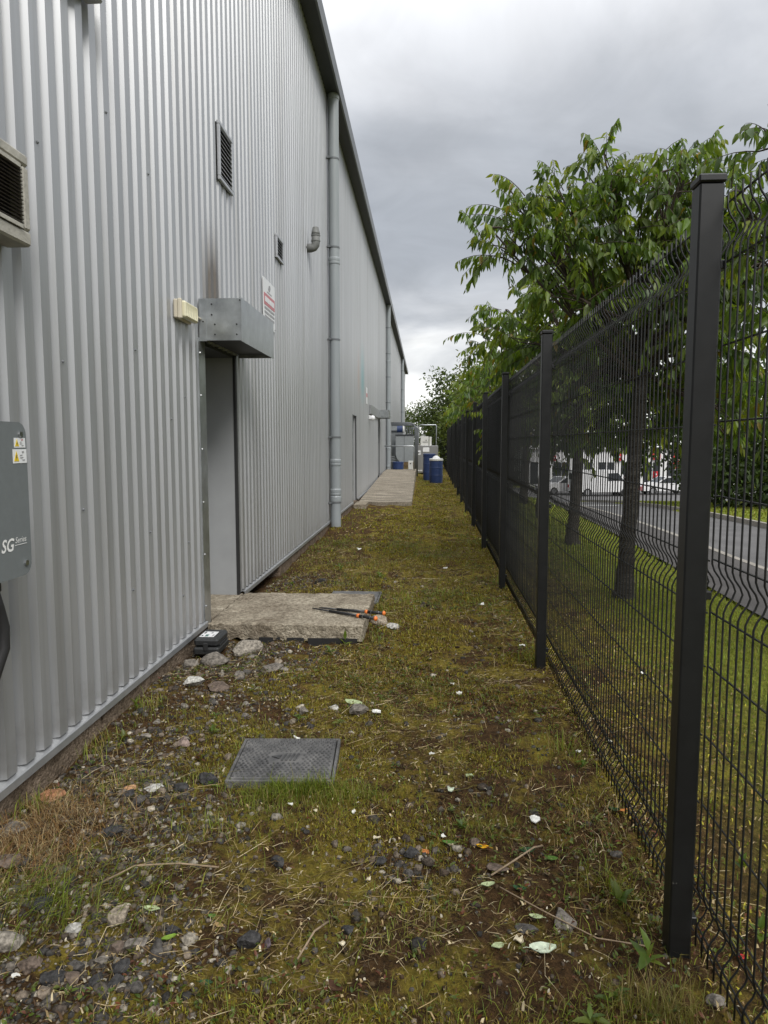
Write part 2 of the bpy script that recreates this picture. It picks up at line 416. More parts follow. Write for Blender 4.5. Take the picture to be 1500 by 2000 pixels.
M['tyre'] = mat('tyre', (.02, .02, .02), rough=.8)
M['rim'] = mat('alloy', (.45, .45, .46), rough=.3, metal=.9)
M['bldg_white'] = mat('white_render', (.72, .72, .72), rough=.7, var=.04)
M['bldg_red'] = mat('red_panel', (.50, .03, .04), rough=.4)
M['headlamp'] = mat('lamp_glass', (.7, .7, .7), rough=.1)
M['taillamp'] = mat('tail_lamp_red', (.4, .02, .02), rough=.2)

# ------------------------------------------------------------------ mesh helpers
def tag(o, label=None, cat=None, group=None, kind=None):
    if label: o['label'] = label
    if cat: o['category'] = cat
    if group: o['group'] = group
    if kind: o['kind'] = kind
    return o

def empty(name, loc, label=None, cat=None, group=None):
    o = bpy.data.objects.new(name, None)
    o.location = loc
    o.empty_display_size = .1
    col.objects.link(o)
    return tag(o, label, cat, group)

def root_loc(o):
    v = Vector((0, 0, 0))
    while o is not None:
        v += Vector(o.location); o = o.parent
    return v

class MB:
    """collects faces in world coordinates; build() links ONE mesh object"""
    def __init__(s): s.v, s.f, s.t = [], [], []
    def add(s, verts, faces, tint=None):
        o = len(s.v)
        s.v += [tuple(p) for p in verts]
        s.f += [tuple(i + o for i in f) for f in faces]
        s.t += [tint] * len(verts)
        return s
    def box(s, x0, x1, y0, y1, z0, z1, bev=0.0, tint=None):
        if bev <= 0:
            return s.add([(x0, y0, z0), (x1, y0, z0), (x1, y1, z0), (x0, y1, z0), (x0, y0, z1), (x1, y0, z1), (x1, y1, z1), (x0, y1, z1)],
                         [(3, 2, 1, 0), (4, 5, 6, 7), (0, 1, 5, 4), (1, 2, 6, 5), (2, 3, 7, 6), (3, 0, 4, 7)], tint)
        # chamfered box: 24 verts
        b = bev
        vs, idx = [], {}
        X, Y, Z = (x0, x1), (y0, y1), (z0, z1)
        for i in (0, 1):
            for j in (0, 1):
                for k in (0, 1):
                    for a in range(3):
                        p = [X[i], Y[j], Z[k]]
                        for c, sgn in ((0, i), (1, j), (2, k)):
                            if c != a: p[c] += b if sgn == 0 else -b
                        idx[(i, j, k, a)] = len(vs); vs.append(p)
        g = lambda i, j, k, a: idx[(i, j, k, a)]
        fs = []
        for a in range(3):
            for sgn in (0, 1):
                ring = []
                for u, w in ((0, 0), (1, 0), (1, 1), (0, 1)):
                    q = [0, 0, 0]; q[a] = sgn; q[(a + 1) % 3] = u; q[(a + 2) % 3] = w
                    ring.append(g(*q, a))
                fs.append(tuple(ring if sgn else ring[::-1]))
        for a in range(3):          # edges parallel to axis a
            b1, c1 = (a + 1) % 3, (a + 2) % 3
            for u in (0, 1):
                for w in (0, 1):
                    def P(e, ax):
                        q = [0, 0, 0]; q[a] = e; q[b1] = u; q[c1] = w
                        return g(*q, ax)
                    r_ = (P(0, b1), P(1, b1), P(1, c1), P(0, c1))
                    fs.append(r_ if (u == w) == False else r_[::-1])
        for i in (0, 1):
            for j in (0, 1):
                for k in (0, 1):
                    r_ = (g(i, j, k, 0), g(i, j, k, 1), g(i, j, k, 2))
                    fs.append(r_ if (i + j + k) % 2 else r_[::-1])
        return s.add(vs, fs, tint)
    def prism(s, poly, axis, a0, a1, tint=None):
        """poly: list of 2D points in the other two axes (cyclic order), extruded along axis from a0 to a1"""
        n = len(poly)
        def P(p, a):
            if axis == 0: return (a, p[0], p[1])
            if axis == 1: return (p[0], a, p[1])
            return (p[0], p[1], a)
        vs = [P(p, a0) for p in poly] + [P(p, a1) for p in poly]
        fs = [tuple(range(n))[::-1], tuple(range(n, 2 * n))] + [(i, (i + 1) % n, n + (i + 1) % n, n + i) for i in range(n)]
        return s.add(vs, fs, tint)
    def tube(s, pts, r, seg=10, caps=True, tint=None):
        pts = [Vector(p) for p in pts]
        rs = r if isinstance(r, (list, tuple)) else [r] * len(pts)
        vs, fs = [], []
        up = None
        for i, p in enumerate(pts):
            d = (pts[min(i + 1, len(pts) - 1)] - pts[max(i - 1, 0)]).normalized()
            if up is None:
                up = Vector((0, 0, 1)) if abs(d.z) < .9 else Vector((0, 1, 0))
            a = d.cross(up).normalized(); b = a.cross(d).normalized()
            up = b
            for k in range(seg):
                an = 2 * math.pi * k / seg
                vs.append(p + (a * math.cos(an) + b * math.sin(an)) * rs[i])
        for i in range(len(pts) - 1):
            for k in range(seg):
                fs.append((i * seg + k, i * seg + (k + 1) % seg, (i + 1) * seg + (k + 1) % seg, (i + 1) * seg + k))
        if caps:
            fs.append(tuple(range(seg))[::-1]); fs.append(tuple(range((len(pts) - 1) * seg, len(pts) * seg)))
        return s.add(vs, fs, tint)
    def lathe(s, c, prof, seg=24, tint=None):
        """prof: (radius, z) list, about the vertical through c"""
        vs = [(c[0] + r * math.cos(2 * math.pi * k / seg), c[1] + r * math.sin(2 * math.pi * k / seg), c[2] + z) for r, z in prof for k in range(seg)]
        fs = [(i * seg + k, i * seg + (k + 1) % seg, (i + 1) * seg + (k + 1) % seg, (i + 1) * seg + k) for i in range(len(prof) - 1) for k in range(seg)]
        fs += [tuple(range(seg))[::-1], tuple(range((len(prof) - 1) * seg, len(prof) * seg))]
        return s.add(vs, fs, tint)
    def build(s, name, m, parent=None, smooth=False, label=None, cat=None, group=None, kind=None, loc=None):
        base = root_loc(parent) if parent is not None else Vector(loc or (0, 0, 0))
        me = bpy.data.meshes.new(name)
        me.from_pydata([(p[0] - base.x, p[1] - base.y, p[2] - base.z) for p in s.v], [], s.f)
        if any(t is not None for t in s.t):
            a = me.color_attributes.new('tint', 'FLOAT_COLOR', 'POINT')
            a.data.foreach_set('color', np.array([(*(t or (.5, .5, .5)), 1) for t in s.t], dtype=np.float32).ravel())
        me.materials.append(m)
        if smooth: me.polygons.foreach_set('use_smooth', [True] * len(me.polygons))
        me.update()
        o = bpy.data.objects.new(name, me)
        if parent is not None: o.parent = parent
        else: o.location = base
        col.objects.link(o)
        return tag(o, label, cat, group, kind)

def np_mesh(name, verts, faces, tints, m, parent=None, kind=None, label=None, cat=None, smooth=False, loc=(0, 0, 0)):
    """verts (N,3), faces (F,k) numpy arrays -> one mesh object, quickly"""
    me = bpy.data.meshes.new(name)
    nv, nf, k = len(verts), len(faces), faces.shape[1]
    me.vertices.add(nv); me.vertices.foreach_set('co', np.asarray(verts, dtype=np.float32).ravel())
    me.loops.add(nf * k); me.loops.foreach_set('vertex_index', faces.astype(np.int32).ravel())
    me.polygons.add(nf); me.polygons.foreach_set('loop_start', np.arange(0, nf * k, k, dtype=np.int32))
    me.update(calc_edges=True)
    if tints is not None:
        a = me.color_attributes.new('tint', 'FLOAT_COLOR', 'POINT')
        c = np.ones((nv, 4), dtype=np.float32); c[:, :3] = tints
        a.data.foreach_set('color', c.ravel())
    if smooth: me.polygons.foreach_set('use_smooth', np.ones(nf, dtype=bool))
    me.materials.append(m)
    o = bpy.data.objects.new(name, me)
    o.location = loc
    if parent is not None: o.parent = parent
    col.objects.link(o)
    return tag(o, label, cat, None, kind)

def share(src, loc, parent=None, rot=None, scale=None, name=None):
    o = src.copy()
    o.location = loc
    if rot is not None: o.rotation_euler = rot
    if scale is not None: o.scale = scale
    o.parent = parent
    if name: o.name = name
    col.objects.link(o)
    return o

def children(o):
    return [c for c in bpy.data.objects if c.parent == o]

def copy_tree(o, parent=None):
    kids = children(o)
    c = o.copy(); col.objects.link(c); c.parent = parent
    for k in kids: copy_tree(k, c)
    return c

def sstep(a, b, x):
    t = np.clip((x - a) / (b - a), 0, 1)
    return t * t * (3 - 2 * t)

# vectorised value noise for heights and patchiness
_perm = rng.random((256, 256))
def vnoise(x, y, s):
    x, y = np.asarray(x) * s, np.asarray(y) * s
    xi, yi = np.floor(x).astype(int), np.floor(y).astype(int)
    fx, fy = x - xi, y - yi
    fx, fy = fx * fx * (3 - 2 * fx), fy * fy * (3 - 2 * fy)
    g = lambda i, j: _perm[i & 255, j & 255]
    return (g(xi, yi) * (1 - fx) + g(xi + 1, yi) * fx) * (1 - fy) + (g(xi, yi + 1) * (1 - fx) + g(xi + 1, yi + 1) * fx) * fy

def terrain(x, y):
    """height of the ground"""
    x, y = np.asarray(x, dtype=float), np.asarray(y, dtype=float)
    strip = (vnoise(x + 3, y, 1.3) - .5) * .05 + (vnoise(x, y + 9, 4.1) - .5) * .036 + (vnoise(x + 40, y + 7, 13) - .5) * .026 + (vnoise(x + 4, y + 70, 27) - .5) * .016
    strip = strip * (1 - .6 * sstep(10, 30, y))
    # bank of earth against the wall plinth
    strip = strip + (.035 * vnoise(x, y, .9) - .025) * sstep(-1.25, -1.56, x)
    # the road side falls away towards the far end
    fall = -2.75 * sstep(9, 62, y) * sstep(1.3, 4.5, x)
    return strip * (1 - .55 * sstep(1.2, 2.2, x)) * (1 - sstep(20, 40, np.abs(x))) + fall

FENCE_X0, FENCE_Y0, FENCE_SKEW = 0.700, 1.90, 0.0114
def fence_x(y): return FENCE_X0 + FENCE_SKEW * (y - FENCE_Y0)

# road geometry: footway, kerb, carriageway, far kerb
def path_in(y):  return 2.72 + .045 * max(0, y - 6)
def kerb_in(y):  return 3.84 + .035 * max(0, y - 9)
def kerb_out(y): return 6.05 + .055 * max(0, y - 13)

# ------------------------------------------------------------------ ground
def lin(a, b, step): return list(np.arange(a, b, step))
gx = [-1500, -400, -120, -40, -12, -5, -2.4] + lin(-1.9, 1.5, .03) + lin(1.5, 3.2, .10) + lin(3.2, 9, .4) + lin(9, 30, 1.5) + [32, 40, 60, 120, 400, 1500]
gy = [-1500, -300, -60, -15, -4, -1] + lin(0, 6.5, .03) + lin(6.5, 12, .06) + lin(12, 28, .16) + lin(28, 70, .8) + [75, 90, 120, 200, 400, 900, 2000]
gx, gy = np.array(gx), np.array(gy)
XX, YY = np.meshgrid(gx, gy)
ZZ = terrain(XX, YY)
pin = 2.72 + .045 * np.maximum(0, YY - 6); kout = 6.05 + .055 * np.maximum(0, YY - 13)
in_road = ((XX > pin + .02) & (XX < kout + .05) & (YY < 40) & (YY > -80)) | ((YY > 33.5) & (YY < 69) & (XX > 2.6) & (XX < 39))
ZZ = np.where(in_road, ZZ - .16, ZZ)
nx_, ny_ = len(gx), len(gy)
gi = np.arange(nx_ * ny_).reshape(ny_, nx_)
gf = np.stack([gi[:-1, :-1], gi[:-1, 1:], gi[1:, 1:], gi[1:, :-1]], axis=-1).reshape(-1, 4)
ground = np_mesh('ground', np.stack([XX, YY, ZZ], -1).reshape(-1, 3), gf, None, M['ground'], kind='structure', smooth=True)
ground['label'] = 'mossy earth strip and lawn'

def zt(x, y): return float(terrain(x, y))

def ribbon(name, fa, fb, ys, m, dz, parent=None, kind='structure', thick=0):
    vs, fs = [], []
    for y in ys:
        for k in range(5):
            x = fa(y) + (fb(y) - fa(y)) * k / 4
            base = -2.75 * float(sstep(9, 62, np.array(y))) * float(sstep(1.3, 4.5, np.array(max(x, 3.0))))
            vs.append((x, y, base + dz))
    for i in range(len(ys) - 1):
        for k in range(4):
            a = i * 5 + k
            fs.append((a, a + 1, a + 6, a + 5))
    mb = MB(); mb.add(vs, fs)
    o = mb.build(name, m)
    return tag(o, kind=kind)

ys_ = [-60, -20, -5, 0] + list(np.arange(2, 41, 1.0))
footway = ribbon('footpath', path_in, lambda y: kerb_in(y) - .10, ys_, M['path'], .012)
road = ribbon('road', lambda y: kerb_in(y) + .0, lambda y: kerb_out(y) + .02, ys_, M['asphalt'], -.065)
# car park sheet where the road opens out
vs = [(x, y, -2.75 * float(sstep(9, 62, np.array(float(y)))) * float(sstep(1.3, 4.5, np.array(max(float(x), 3.0)))) - .069)
      for y in list(np.arange(34, 70.1, 2)) for x in list(np.arange(3.0, 39, 3))]
nxp = len(list(np.arange(3.0, 39, 3)))
nyp = len(vs) // nxp
car_park = MB().add(vs, [(j * nxp + i, j * nxp + i + 1, (j + 1) * nxp + i + 1, (j + 1) * nxp + i) for j in range(nyp - 1) for i in range(nxp - 1)]).build('car_park_surface', M['asphalt'], kind='structure')

def kerb(name, fx, w, y0, y1, ztop, step=.92):
    """kerb stones, each its own part of the kerb"""
    root = empty(name, (fx(0), 0, 0)); root['kind'] = 'structure'
    y = y0
    while y < y1:
        x0 = fx(y)
        b = -2.75 * float(sstep(9, 62, np.array(y))) * float(sstep(1.3, 4.5, np.array(max(x0, 3.0))))
        b1 = -2.75 * float(sstep(9, 62, np.array(y + step))) * float(sstep(1.3, 4.5, np.array(max(x0, 3.0))))
        x1 = fx(y + step)
        mb = MB()
        vs = [(x0, y, b - .16), (x0 + w, y, b - .16), (x1 + w, y + step - .012, b1 - .16), (x1, y + step - .012, b1 - .16),
              (x0, y, b + ztop), (x0 + w - .015, y, b + ztop), (x1 + w - .015, y + step - .012, b1 + ztop), (x1, y + step - .012, b1 + ztop)]
        mb.add(vs, [(3, 2, 1, 0), (4, 5, 6, 7), (0, 1, 5, 4), (1, 2, 6, 5), (2, 3, 7, 6), (3, 0, 4, 7)])
        mb.build('kerb_stone', M['kerb'], root)
        y += step
    return root
kerb('kerb', lambda y: kerb_in(y) - .10, .10, 3.5, 34, .016)
kerb('kerb', lambda y: kerb_out(y), .10, 6.5, 34, .03)
# edging between verge and footway, and the give-way dash on the road
ribbon('road_marking', lambda y: 4.6 + .05 * (y - 17), lambda y: 4.75 + .05 * (y - 17) + .9, [22.0, 22.5], M['paint'], -.060)

# ------------------------------------------------------------------ warehouse
WX = -1.555          # outer face of the cladding ribs
PITCH, SHEET = 0.131, 0.131 * 8
EAVE = 6.80
wh = empty('warehouse', (WX, 4.952, 0), 'long silver ribbed metal warehouse filling the left side', 'warehouse')

def sheet_mesh(z0, z1):
    d, c, r_ = .030, .066, .014
    t = PITCH - c - 2 * r_
    prof = []
    for k in range(8):
        o = k * PITCH
        prof += [(-d, o), (-d, o + t * .5)] if k == 0 else [(-d, o + t * .5)]
        prof += [(0, o + t * .5 + r_), (0, o + t * .5 + r_ + c), (-d, o + t * .5 + 2 * r_ + c)]
    prof += [(-d, 8 * PITCH + .002)]
    mb = MB()
    n = len(prof)
    mb.add([(WX + p[0], 4.952 + p[1], z0) for p in prof] + [(WX + p[0], 4.952 + p[1], z1) for p in prof],
           [(i, i + 1, n + i + 1, n + i) for i in range(n - 1)])
    return mb

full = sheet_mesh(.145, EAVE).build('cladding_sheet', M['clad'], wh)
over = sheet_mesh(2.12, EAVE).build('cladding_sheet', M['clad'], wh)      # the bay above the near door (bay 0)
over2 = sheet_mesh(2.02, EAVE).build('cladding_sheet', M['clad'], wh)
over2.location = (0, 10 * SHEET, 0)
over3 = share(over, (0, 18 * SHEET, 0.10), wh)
DOOR_BAYS = (0, 10, 18)
first = True
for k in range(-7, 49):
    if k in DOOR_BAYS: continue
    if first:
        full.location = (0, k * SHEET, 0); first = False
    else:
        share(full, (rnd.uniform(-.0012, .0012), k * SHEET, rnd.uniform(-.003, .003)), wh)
Y0W, Y1W = 4.952 - 7 * SHEET, 4.952 + 49 * SHEET

# masonry plinth blocks, drip flashing, eaves
y = Y0W
while y < 16.3:
    y1 = min(y + rnd.uniform(1.7, 2.3), 16.3)
    if not (4.9 < y < 6.0):
        MB().box(-1.85, WX - .005 + rnd.uniform(-.004, .004), y, y1 - .012, -.4, .098).build('plinth_block', M['plinth'], wh)
    y = y1
MB().box(-1.85, WX - .005, 16.3, Y1W, -.4, .098).build('plinth_block', M['plinth'], wh)
def drip(y0, y1):
    poly = [(WX - .06, .148), (WX + .012, .136), (WX + .016, .132), (WX + .016, .100), (WX + .010, .100), (WX + .008, .127), (WX - .06, .138)]
    MB().prism(poly, 1, y0, y1).build('drip_flashing', M['trim'], wh)
y = Y0W
for y0, y1 in ((Y0W, 1.0), (1.003, 4.0), (4.003, 4.945), (6.01, 9.0), (9.003, 12.0), (12.003, 15.42), (16.49, 19.4), (19.403, 23.8), (24.88, 34), (34.01, 45), (45.01, Y1W)):
    drip(y0, y1)
# inner wall behind the sheets, so that no light leaks through the bays
MB().box(-1.99, -1.95, Y0W, Y1W, -.2, EAVE).build('inner_wall', M['soffit'], wh)
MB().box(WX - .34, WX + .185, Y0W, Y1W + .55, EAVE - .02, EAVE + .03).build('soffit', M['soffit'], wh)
MB().prism([(WX + .188, EAVE - .035), (WX + .215, EAVE - .035), (WX + .235, EAVE + .13), (WX + .188, EAVE + .13)], 1, Y0W, Y1W + .55).build('fascia', M['fascia'], wh)
MB().prism([(WX + .19, EAVE + .132), (WX - 9, EAVE + 1.0), (WX - 9, EAVE + .9), (WX + .10, EAVE + .04)], 1, Y0W, Y1W + .5).build('roof', M['soffit'], wh)
MB().box(-15, -1.60, Y1W - .04, Y1W, -.2, EAVE + .9).build('end_wall', M['trim'], wh)

def doorway(y0, y1, z0, z1, depth, jamb_w):
    # far and near reveals, head, door leaf at the back of the recess
    xb = WX - depth
    MB().box(xb, WX - .034, y1 - .002, y1 + .05, z0 - .02, z1).build('door_reveal', M['reveal'], wh)
    MB().box(xb, WX - .034, y0 - .05, y0 + .002, z0 - .02, z1).build('door_reveal', M['reveal'], wh)
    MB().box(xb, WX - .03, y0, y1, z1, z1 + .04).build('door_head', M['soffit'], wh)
    MB().box(WX - .033, WX - .012, y1 - .006, y1 + .035, z0 - .02, z1 + .02).build('door_seal', M['rubber'], wh)
    leaf = MB().box(xb - .05, xb, y0, y1, z0, z1 - .002).build('door', M['door'], wh)
    for z in (.35, .95, 1.55):
        MB().tube([(xb + .012, y1 - .016, z0 + z), (xb + .012, y1 - .016, z0 + z + .11)], .011, 8).build('hinge', M['steel'], leaf)
    MB().tube([(xb, y0 + .10, z0 + 1.0), (xb + .05, y0 + .10, z0 + 1.0), (xb + .05, y0 + .22, z0 + 1.0)], .011, 8).build('handle', M['steel'], leaf)
    # flat galvanised jamb flashings, folded round the corner
    MB().prism([(WX - .034, y0 - jamb_w), (WX + .006, y0 - jamb_w), (WX + .006, y0 + .004), (WX - .06, y0 + .004), (WX - .06, y0), (WX + .001, y0), (WX + .001, y0 - jamb_w + .004), (WX - .034, y0 - jamb_w + .004)],
               2, z0 - .03, z1 + .02).build('jamb_flashing', M['galv'], wh)
    MB().prism([(WX - .034, y1 + .072), (WX - .010, y1 + .072), (WX - .010, y1 + .036), (WX - .034, y1 + .036)], 2, z0, z1 + .02).build('jamb_flashing', M['trim'], wh)
doorway(5.045, 5.925, .135, 2.10, .285, .14)
doorway(15.52, 16.38, .10, 2.00, .285, .05)
doorway(23.90, 24.78, .34, 2.20, .285, .05)
# screws in the near jamb
for z in (.25, .62, .99, 1.36, 1.73, 2.02):
    MB().lathe((WX + .007, 4.93, z), [(.006, -.006), (.008, 0), (.006, .006)], 8).build('screw', M['trim'], wh)
# fixings on the sheets
for yy, zz in ((4.32, 1.55), (3.6, .62), (3.95, .9), (4.45, .42), (3.15, 1.1), (2.9, 2.6), (3.45, 3.0), (4.1, 2.9), (4.6, .75), (2.95, 1.75), (3.8, 1.9), (4.58, 1.7)):
    k = round((yy - 4.952) / PITCH); ys2 = 4.952 + k * PITCH + .0655
    MB().lathe((WX + .001, ys2 - .01, zz), [(.004, -.006), (.0065, 0), (.004, .006)], 8).build('screw', M['pipe_dk'], wh)
# flat raised band on the cladding, running up to the far hood
MB().box(WX + .002, WX + .05, 20.0, 23.75, 2.22, 2.48, .006).build('wall_band', M['trim'], wh)

# ------------------------------------------------------------------ hoods above the doors
def hood(y0, y1, x1, z0, z1, label):
    h = empty('door_hood', (WX, (y0 + y1) / 2, z0), label, 'door hood', 'metal hoods over the doors')
    t = .004
    MB().box(WX + .001, x1, y0, y0 + t, z0, z1).build('end_panel', M['galv'], h)
    MB().box(WX + .001, x1, y1 - t, y1, z0, z1).build('end_panel', M['galv'], h)
    MB().box(x1 + .0005, x1 + .0005 + t, y0 - .004, y1 + .004, z0 - .006, z1 + .004).build('front_panel', M['galv'], h)
    MB().box(WX + .001, x1 - .001, y0 + t, y1 - t, z1 - t, z1).build('top_panel', M['galv'], h)
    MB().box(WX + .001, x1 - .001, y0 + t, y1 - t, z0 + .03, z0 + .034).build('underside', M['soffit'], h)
    MB().box(WX + .001, WX + .052, y0 - .004, y0 - .0005, z0 - .004, z1 - .002).build('seam_strip', M['galv'], h)
    for (fx, fz) in ((.09, .14), (.09, .39), (.11, .62), (.26, .62), (.11, .86), (.26, .86), (.03, .55), (.285, .05)):
        MB().tube([(WX + fx * (x1 - WX) / .29, y0 - .006, z1 - fz * (z1 - z0)), (WX + fx * (x1 - WX) / .29, y0 + .001, z1 - fz * (z1 - z0))], .0055, 8).build('rivet', M['rubber'], h)
    return h
hood(4.945, 5.99, -1.262, 2.105, 2.388, 'galvanised sheet metal hood above the nearest doorway')
hood(23.85, 24.83, -1.20, 2.245, 2.50, 'small metal hood above the far door by the ramp')

# ------------------------------------------------------------------ things on the wall
def louvre(y0, y1, z0, z1, n, label):
    v = empty('louvre_vent', (WX, (y0 + y1) / 2, z0), label, 'vent', 'louvre vents in the cladding')
    w = .028
    MB().box(WX - .02, WX + .004, y0 + .01, y1 - .01, z0 + .01, z1 - .01).build('backing', M['void'], v)
    for (a, b, c, d_) in ((y0, y1, z0, z0 + w), (y0, y1, z1 - w, z1), (y0, y0 + w, z0 + w + .001, z1 - w - .001), (y1 - w, y1, z0 + w + .001, z1 - w - .001)):
        MB().box(WX + .002, WX + .024, a, b, c, d_, .003).build('frame_bar', M['louvre_frame'], v)
    for k in range(n):
        z = z0 + w + (z1 - z0 - 2 * w) * (k + .5) / n
        h_ = (z1 - z0 - 2 * w) / n * .42
        MB().prism([(WX + .006, z + h_), (WX + .009, z + h_), (WX + .022, z - h_ * .5), (WX + .019, z - h_ * .5)], 1, y0 + w + .001, y1 - w - .001).build('slat', M['louvre_frame'], v)
louvre(5.47, 5.85, 3.36, 3.785, 11, 'square louvre vent high above the nearest doorway')
louvre(7.54, 7.885, 3.315, 3.555, 6, 'smaller louvre vent high up near the first drainpipe')

# air conditioner grille housing at the left edge of the photograph
g = empty('grille_housing', (WX, 2.3, 2.12), 'weathered cream vent housing with dark slats high on the wall', 'vent housing')
hy0, hy1, hz0, hz1, hx = 1.95, 2.655, 2.12, 2.445, WX + .10
fw = .043
for (a, b, c, d_) in ((hy0, hy1, hz0, hz0 + fw + .01), (hy0, hy1, hz1 - fw, hz1), (hy0, hy0 + fw, hz0 + fw + .011, hz1 - fw - .001), (hy1 - fw, hy1, hz0 + fw + .011, hz1 - fw - .001)):
    MB().box(WX + .002, hx, a, b, c, d_, .008).build('frame_bar', M['cream_frame'], g)
MB().box(WX + .004, WX + .05, hy0 + fw, hy1 - fw, hz0 + fw + .01, hz1 - fw).build('backing', M['void'], g)
MB().box(hx - .0005, hx + .006, hy0 + .05, hy1 - .062, hz0 + .052, hz0 + .066).build('grille_rim', M['cream_frame'], g)
MB().box(hx - .0005, hx + .006, hy0 + .05, hy1 - .062, hz1 - .062, hz1 - .048).build('grille_rim', M['cream_frame'], g)
for k in range(17):
    z = hz0 + fw + .016 + (hz1 - hz0 - 2 * fw - .02) * k / 16.5
    MB().prism([(hx - .022, z + .008), (hx - .019, z + .010), (hx + .001, z + .003), (hx - .002, z + .001)], 1, hy0 + fw + .002, hy1 - fw - .002).build('slat', M['slat_plum'], g)

# box corner at the very top of the frame (a flood light bracket)
b = empty('wall_box', (WX, 3.34, 3.37), 'small grey metal box fixed high on the wall at the top edge', 'wall box')
MB().box(WX + .002, WX + .085, 3.18, 3.385, 3.385, 3.55, .008).build('box_body', M['louvre_frame'], b)
MB().box(WX + .086, WX + .094, 3.20, 3.365, 3.40, 3.53, .003).build('box_lid', M['soffit'], b)

# emergency bulkhead lamp
e = empty('bulkhead_lamp', (WX, 4.46, 2.165), 'cream bulkhead lamp with yellowed ribbed lens beside the hood', 'lamp')
MB().box(WX + .002, WX + .030, 4.43, 4.70, 2.172, 2.287, .006).build('lamp_base', M['lamp_body'], e)
MB().box(WX + .0305, WX + .055, 4.425, 4.452, 2.168, 2.290, .005).build('end_cap', M['lamp_body'], e)
MB().box(WX + .0305, WX + .074, 4.454, 4.705, 2.178, 2.281, .010).build('lens', M['lamp_lens'], e)
for k in range(7):
    yy = 4.475 + k * .032
    MB().tube([(WX + .073, yy + .014 * math.sin(t * 3.14), 2.188 + .083 * t) for t in (0, .25, .5, .75, 1)], .0045, 6).build('lens_rib', M['lamp_lens'], e)
MB().tube([(WX + .02, 4.70, 2.23), (WX + .02, 4.80, 2.23), (WX + .012, 4.86, 2.25), (WX + .010, 4.945, 2.25)], .008, 8).build('supply_cable', M['lamp_body'], e)

def text_mesh(txt, size, m, parent, origin, ux, uz, shear=0.0, bold=0.0, name='lettering'):
    """flat lettering, origin at the text's left baseline, ux/uz the writing and up directions"""
    cu = bpy.data.curves.new('lettering', 'FONT')
    cu.body = txt; cu.size = size; cu.shear = shear; cu.offset = bold; cu.resolution_u = 3
    tmp = bpy.data.objects.new('lettering_tmp', cu)
    col.objects.link(tmp)
    me = bpy.data.meshes.new_from_object(tmp.evaluated_get(bpy.context.evaluated_depsgraph_get()))
    bpy.data.objects.remove(tmp)
    base = root_loc(parent)
    o3, ux, uz = Vector(origin), Vector(ux), Vector(uz)
    for v in me.vertices:
        v.co = o3 + ux * v.co.x + uz * v.co.y - base
    me.materials.clear(); me.materials.append(m)
    o = bpy.data.objects.new(name, me)
    o.parent = parent
    col.objects.link(o)
    return o

# warning sign behind the hood
s = empty('warning_sign', (WX + .01, 7.18, 2.53), 'white rectangular warning sign with red panel on the wall behind the hood', 'sign')
MB().box(WX + .004, WX + .010, 6.915, 7.445, 2.535, 2.985).build('sign_plate', M['label_white'], s)
MB().box(WX + .0105, WX + .0125, 6.945, 7.425, 2.735, 2.845).build('red_panel', M['red'], s)
def wordbars(x, y0, y1, z, h, n, m, parent, seed):
    rr = random.Random(seed)
    cuts = sorted([0, 1] + [rr.uniform(.08, .92) for _ in range(n - 1)])
    mb = MB()
    for a, c in zip(cuts[:-1], cuts[1:]):
        w0, w1 = y0 + (y1 - y0) * a, y0 + (y1 - y0) * c - .008
        if w1 > w0 + .004: mb.box(x, x + .0012, w0, w1, z, z + h)
    mb.build('text_line', m, parent)['kind'] = 'stuff'
wordbars(WX + .013, 6.975, 7.395, 2.765, .05, 7, M['label_white'], s, 1)
for k, (z, a, c) in enumerate(((2.695, 6.96, 7.42), (2.655, 6.96, 7.42), (2.615, 6.97, 7.41), (2.575, 7.05, 7.31))):
    wordbars(WX + .0105, a, c, z, .022, 6, M['ink_grey'], s, 10 + k)
MB().prism([(7.13, 2.905), (7.17, 2.885), (7.215, 2.895), (7.24, 2.93), (7.215, 2.955), (7.165, 2.945)], 0, WX + .0105, WX + .012).build('emblem', M['ink_grey'], s)
wordbars(WX + .0105, 7.08, 7.30, 2.865, .010, 4, M['ink_grey'], s, 30)
for yy in (6.93, 7.43):
    MB().tube([(WX + .009, yy, 2.555), (WX + .014, yy, 2.555)], .006, 8).build('screw', M['pipe_dk'], s)

s2 = empty('warning_sign', (WX + .01, 19.1, 2.44), 'thin white sign on the wall between the far doors', 'sign')
MB().box(WX + .004, WX + .010, 18.95, 19.35, 2.44, 2.87).build('sign_plate', M['label_white'], s2)
MB().box(WX + .0105, WX + .0125, 18.98, 19.32, 2.62, 2.72).build('red_panel', M['red'], s2)

wl_ = empty('wall_lamp', (WX, 20.0, 2.05), 'small white round wall lamp before the far hood', 'lamp')
MB().box(WX + .002, WX + .05, 19.9, 20.1, 2.06, 2.17, .01).build('lamp_base', M['label_white'], wl_)
MB().lathe((WX + .10, 20.0, 2.05), [(.02, -.02), (.06, 0), (.075, .05), (.06, .10), (.02, .125)], 14).build('lamp_globe', M['label_white'], wl_, smooth=True)

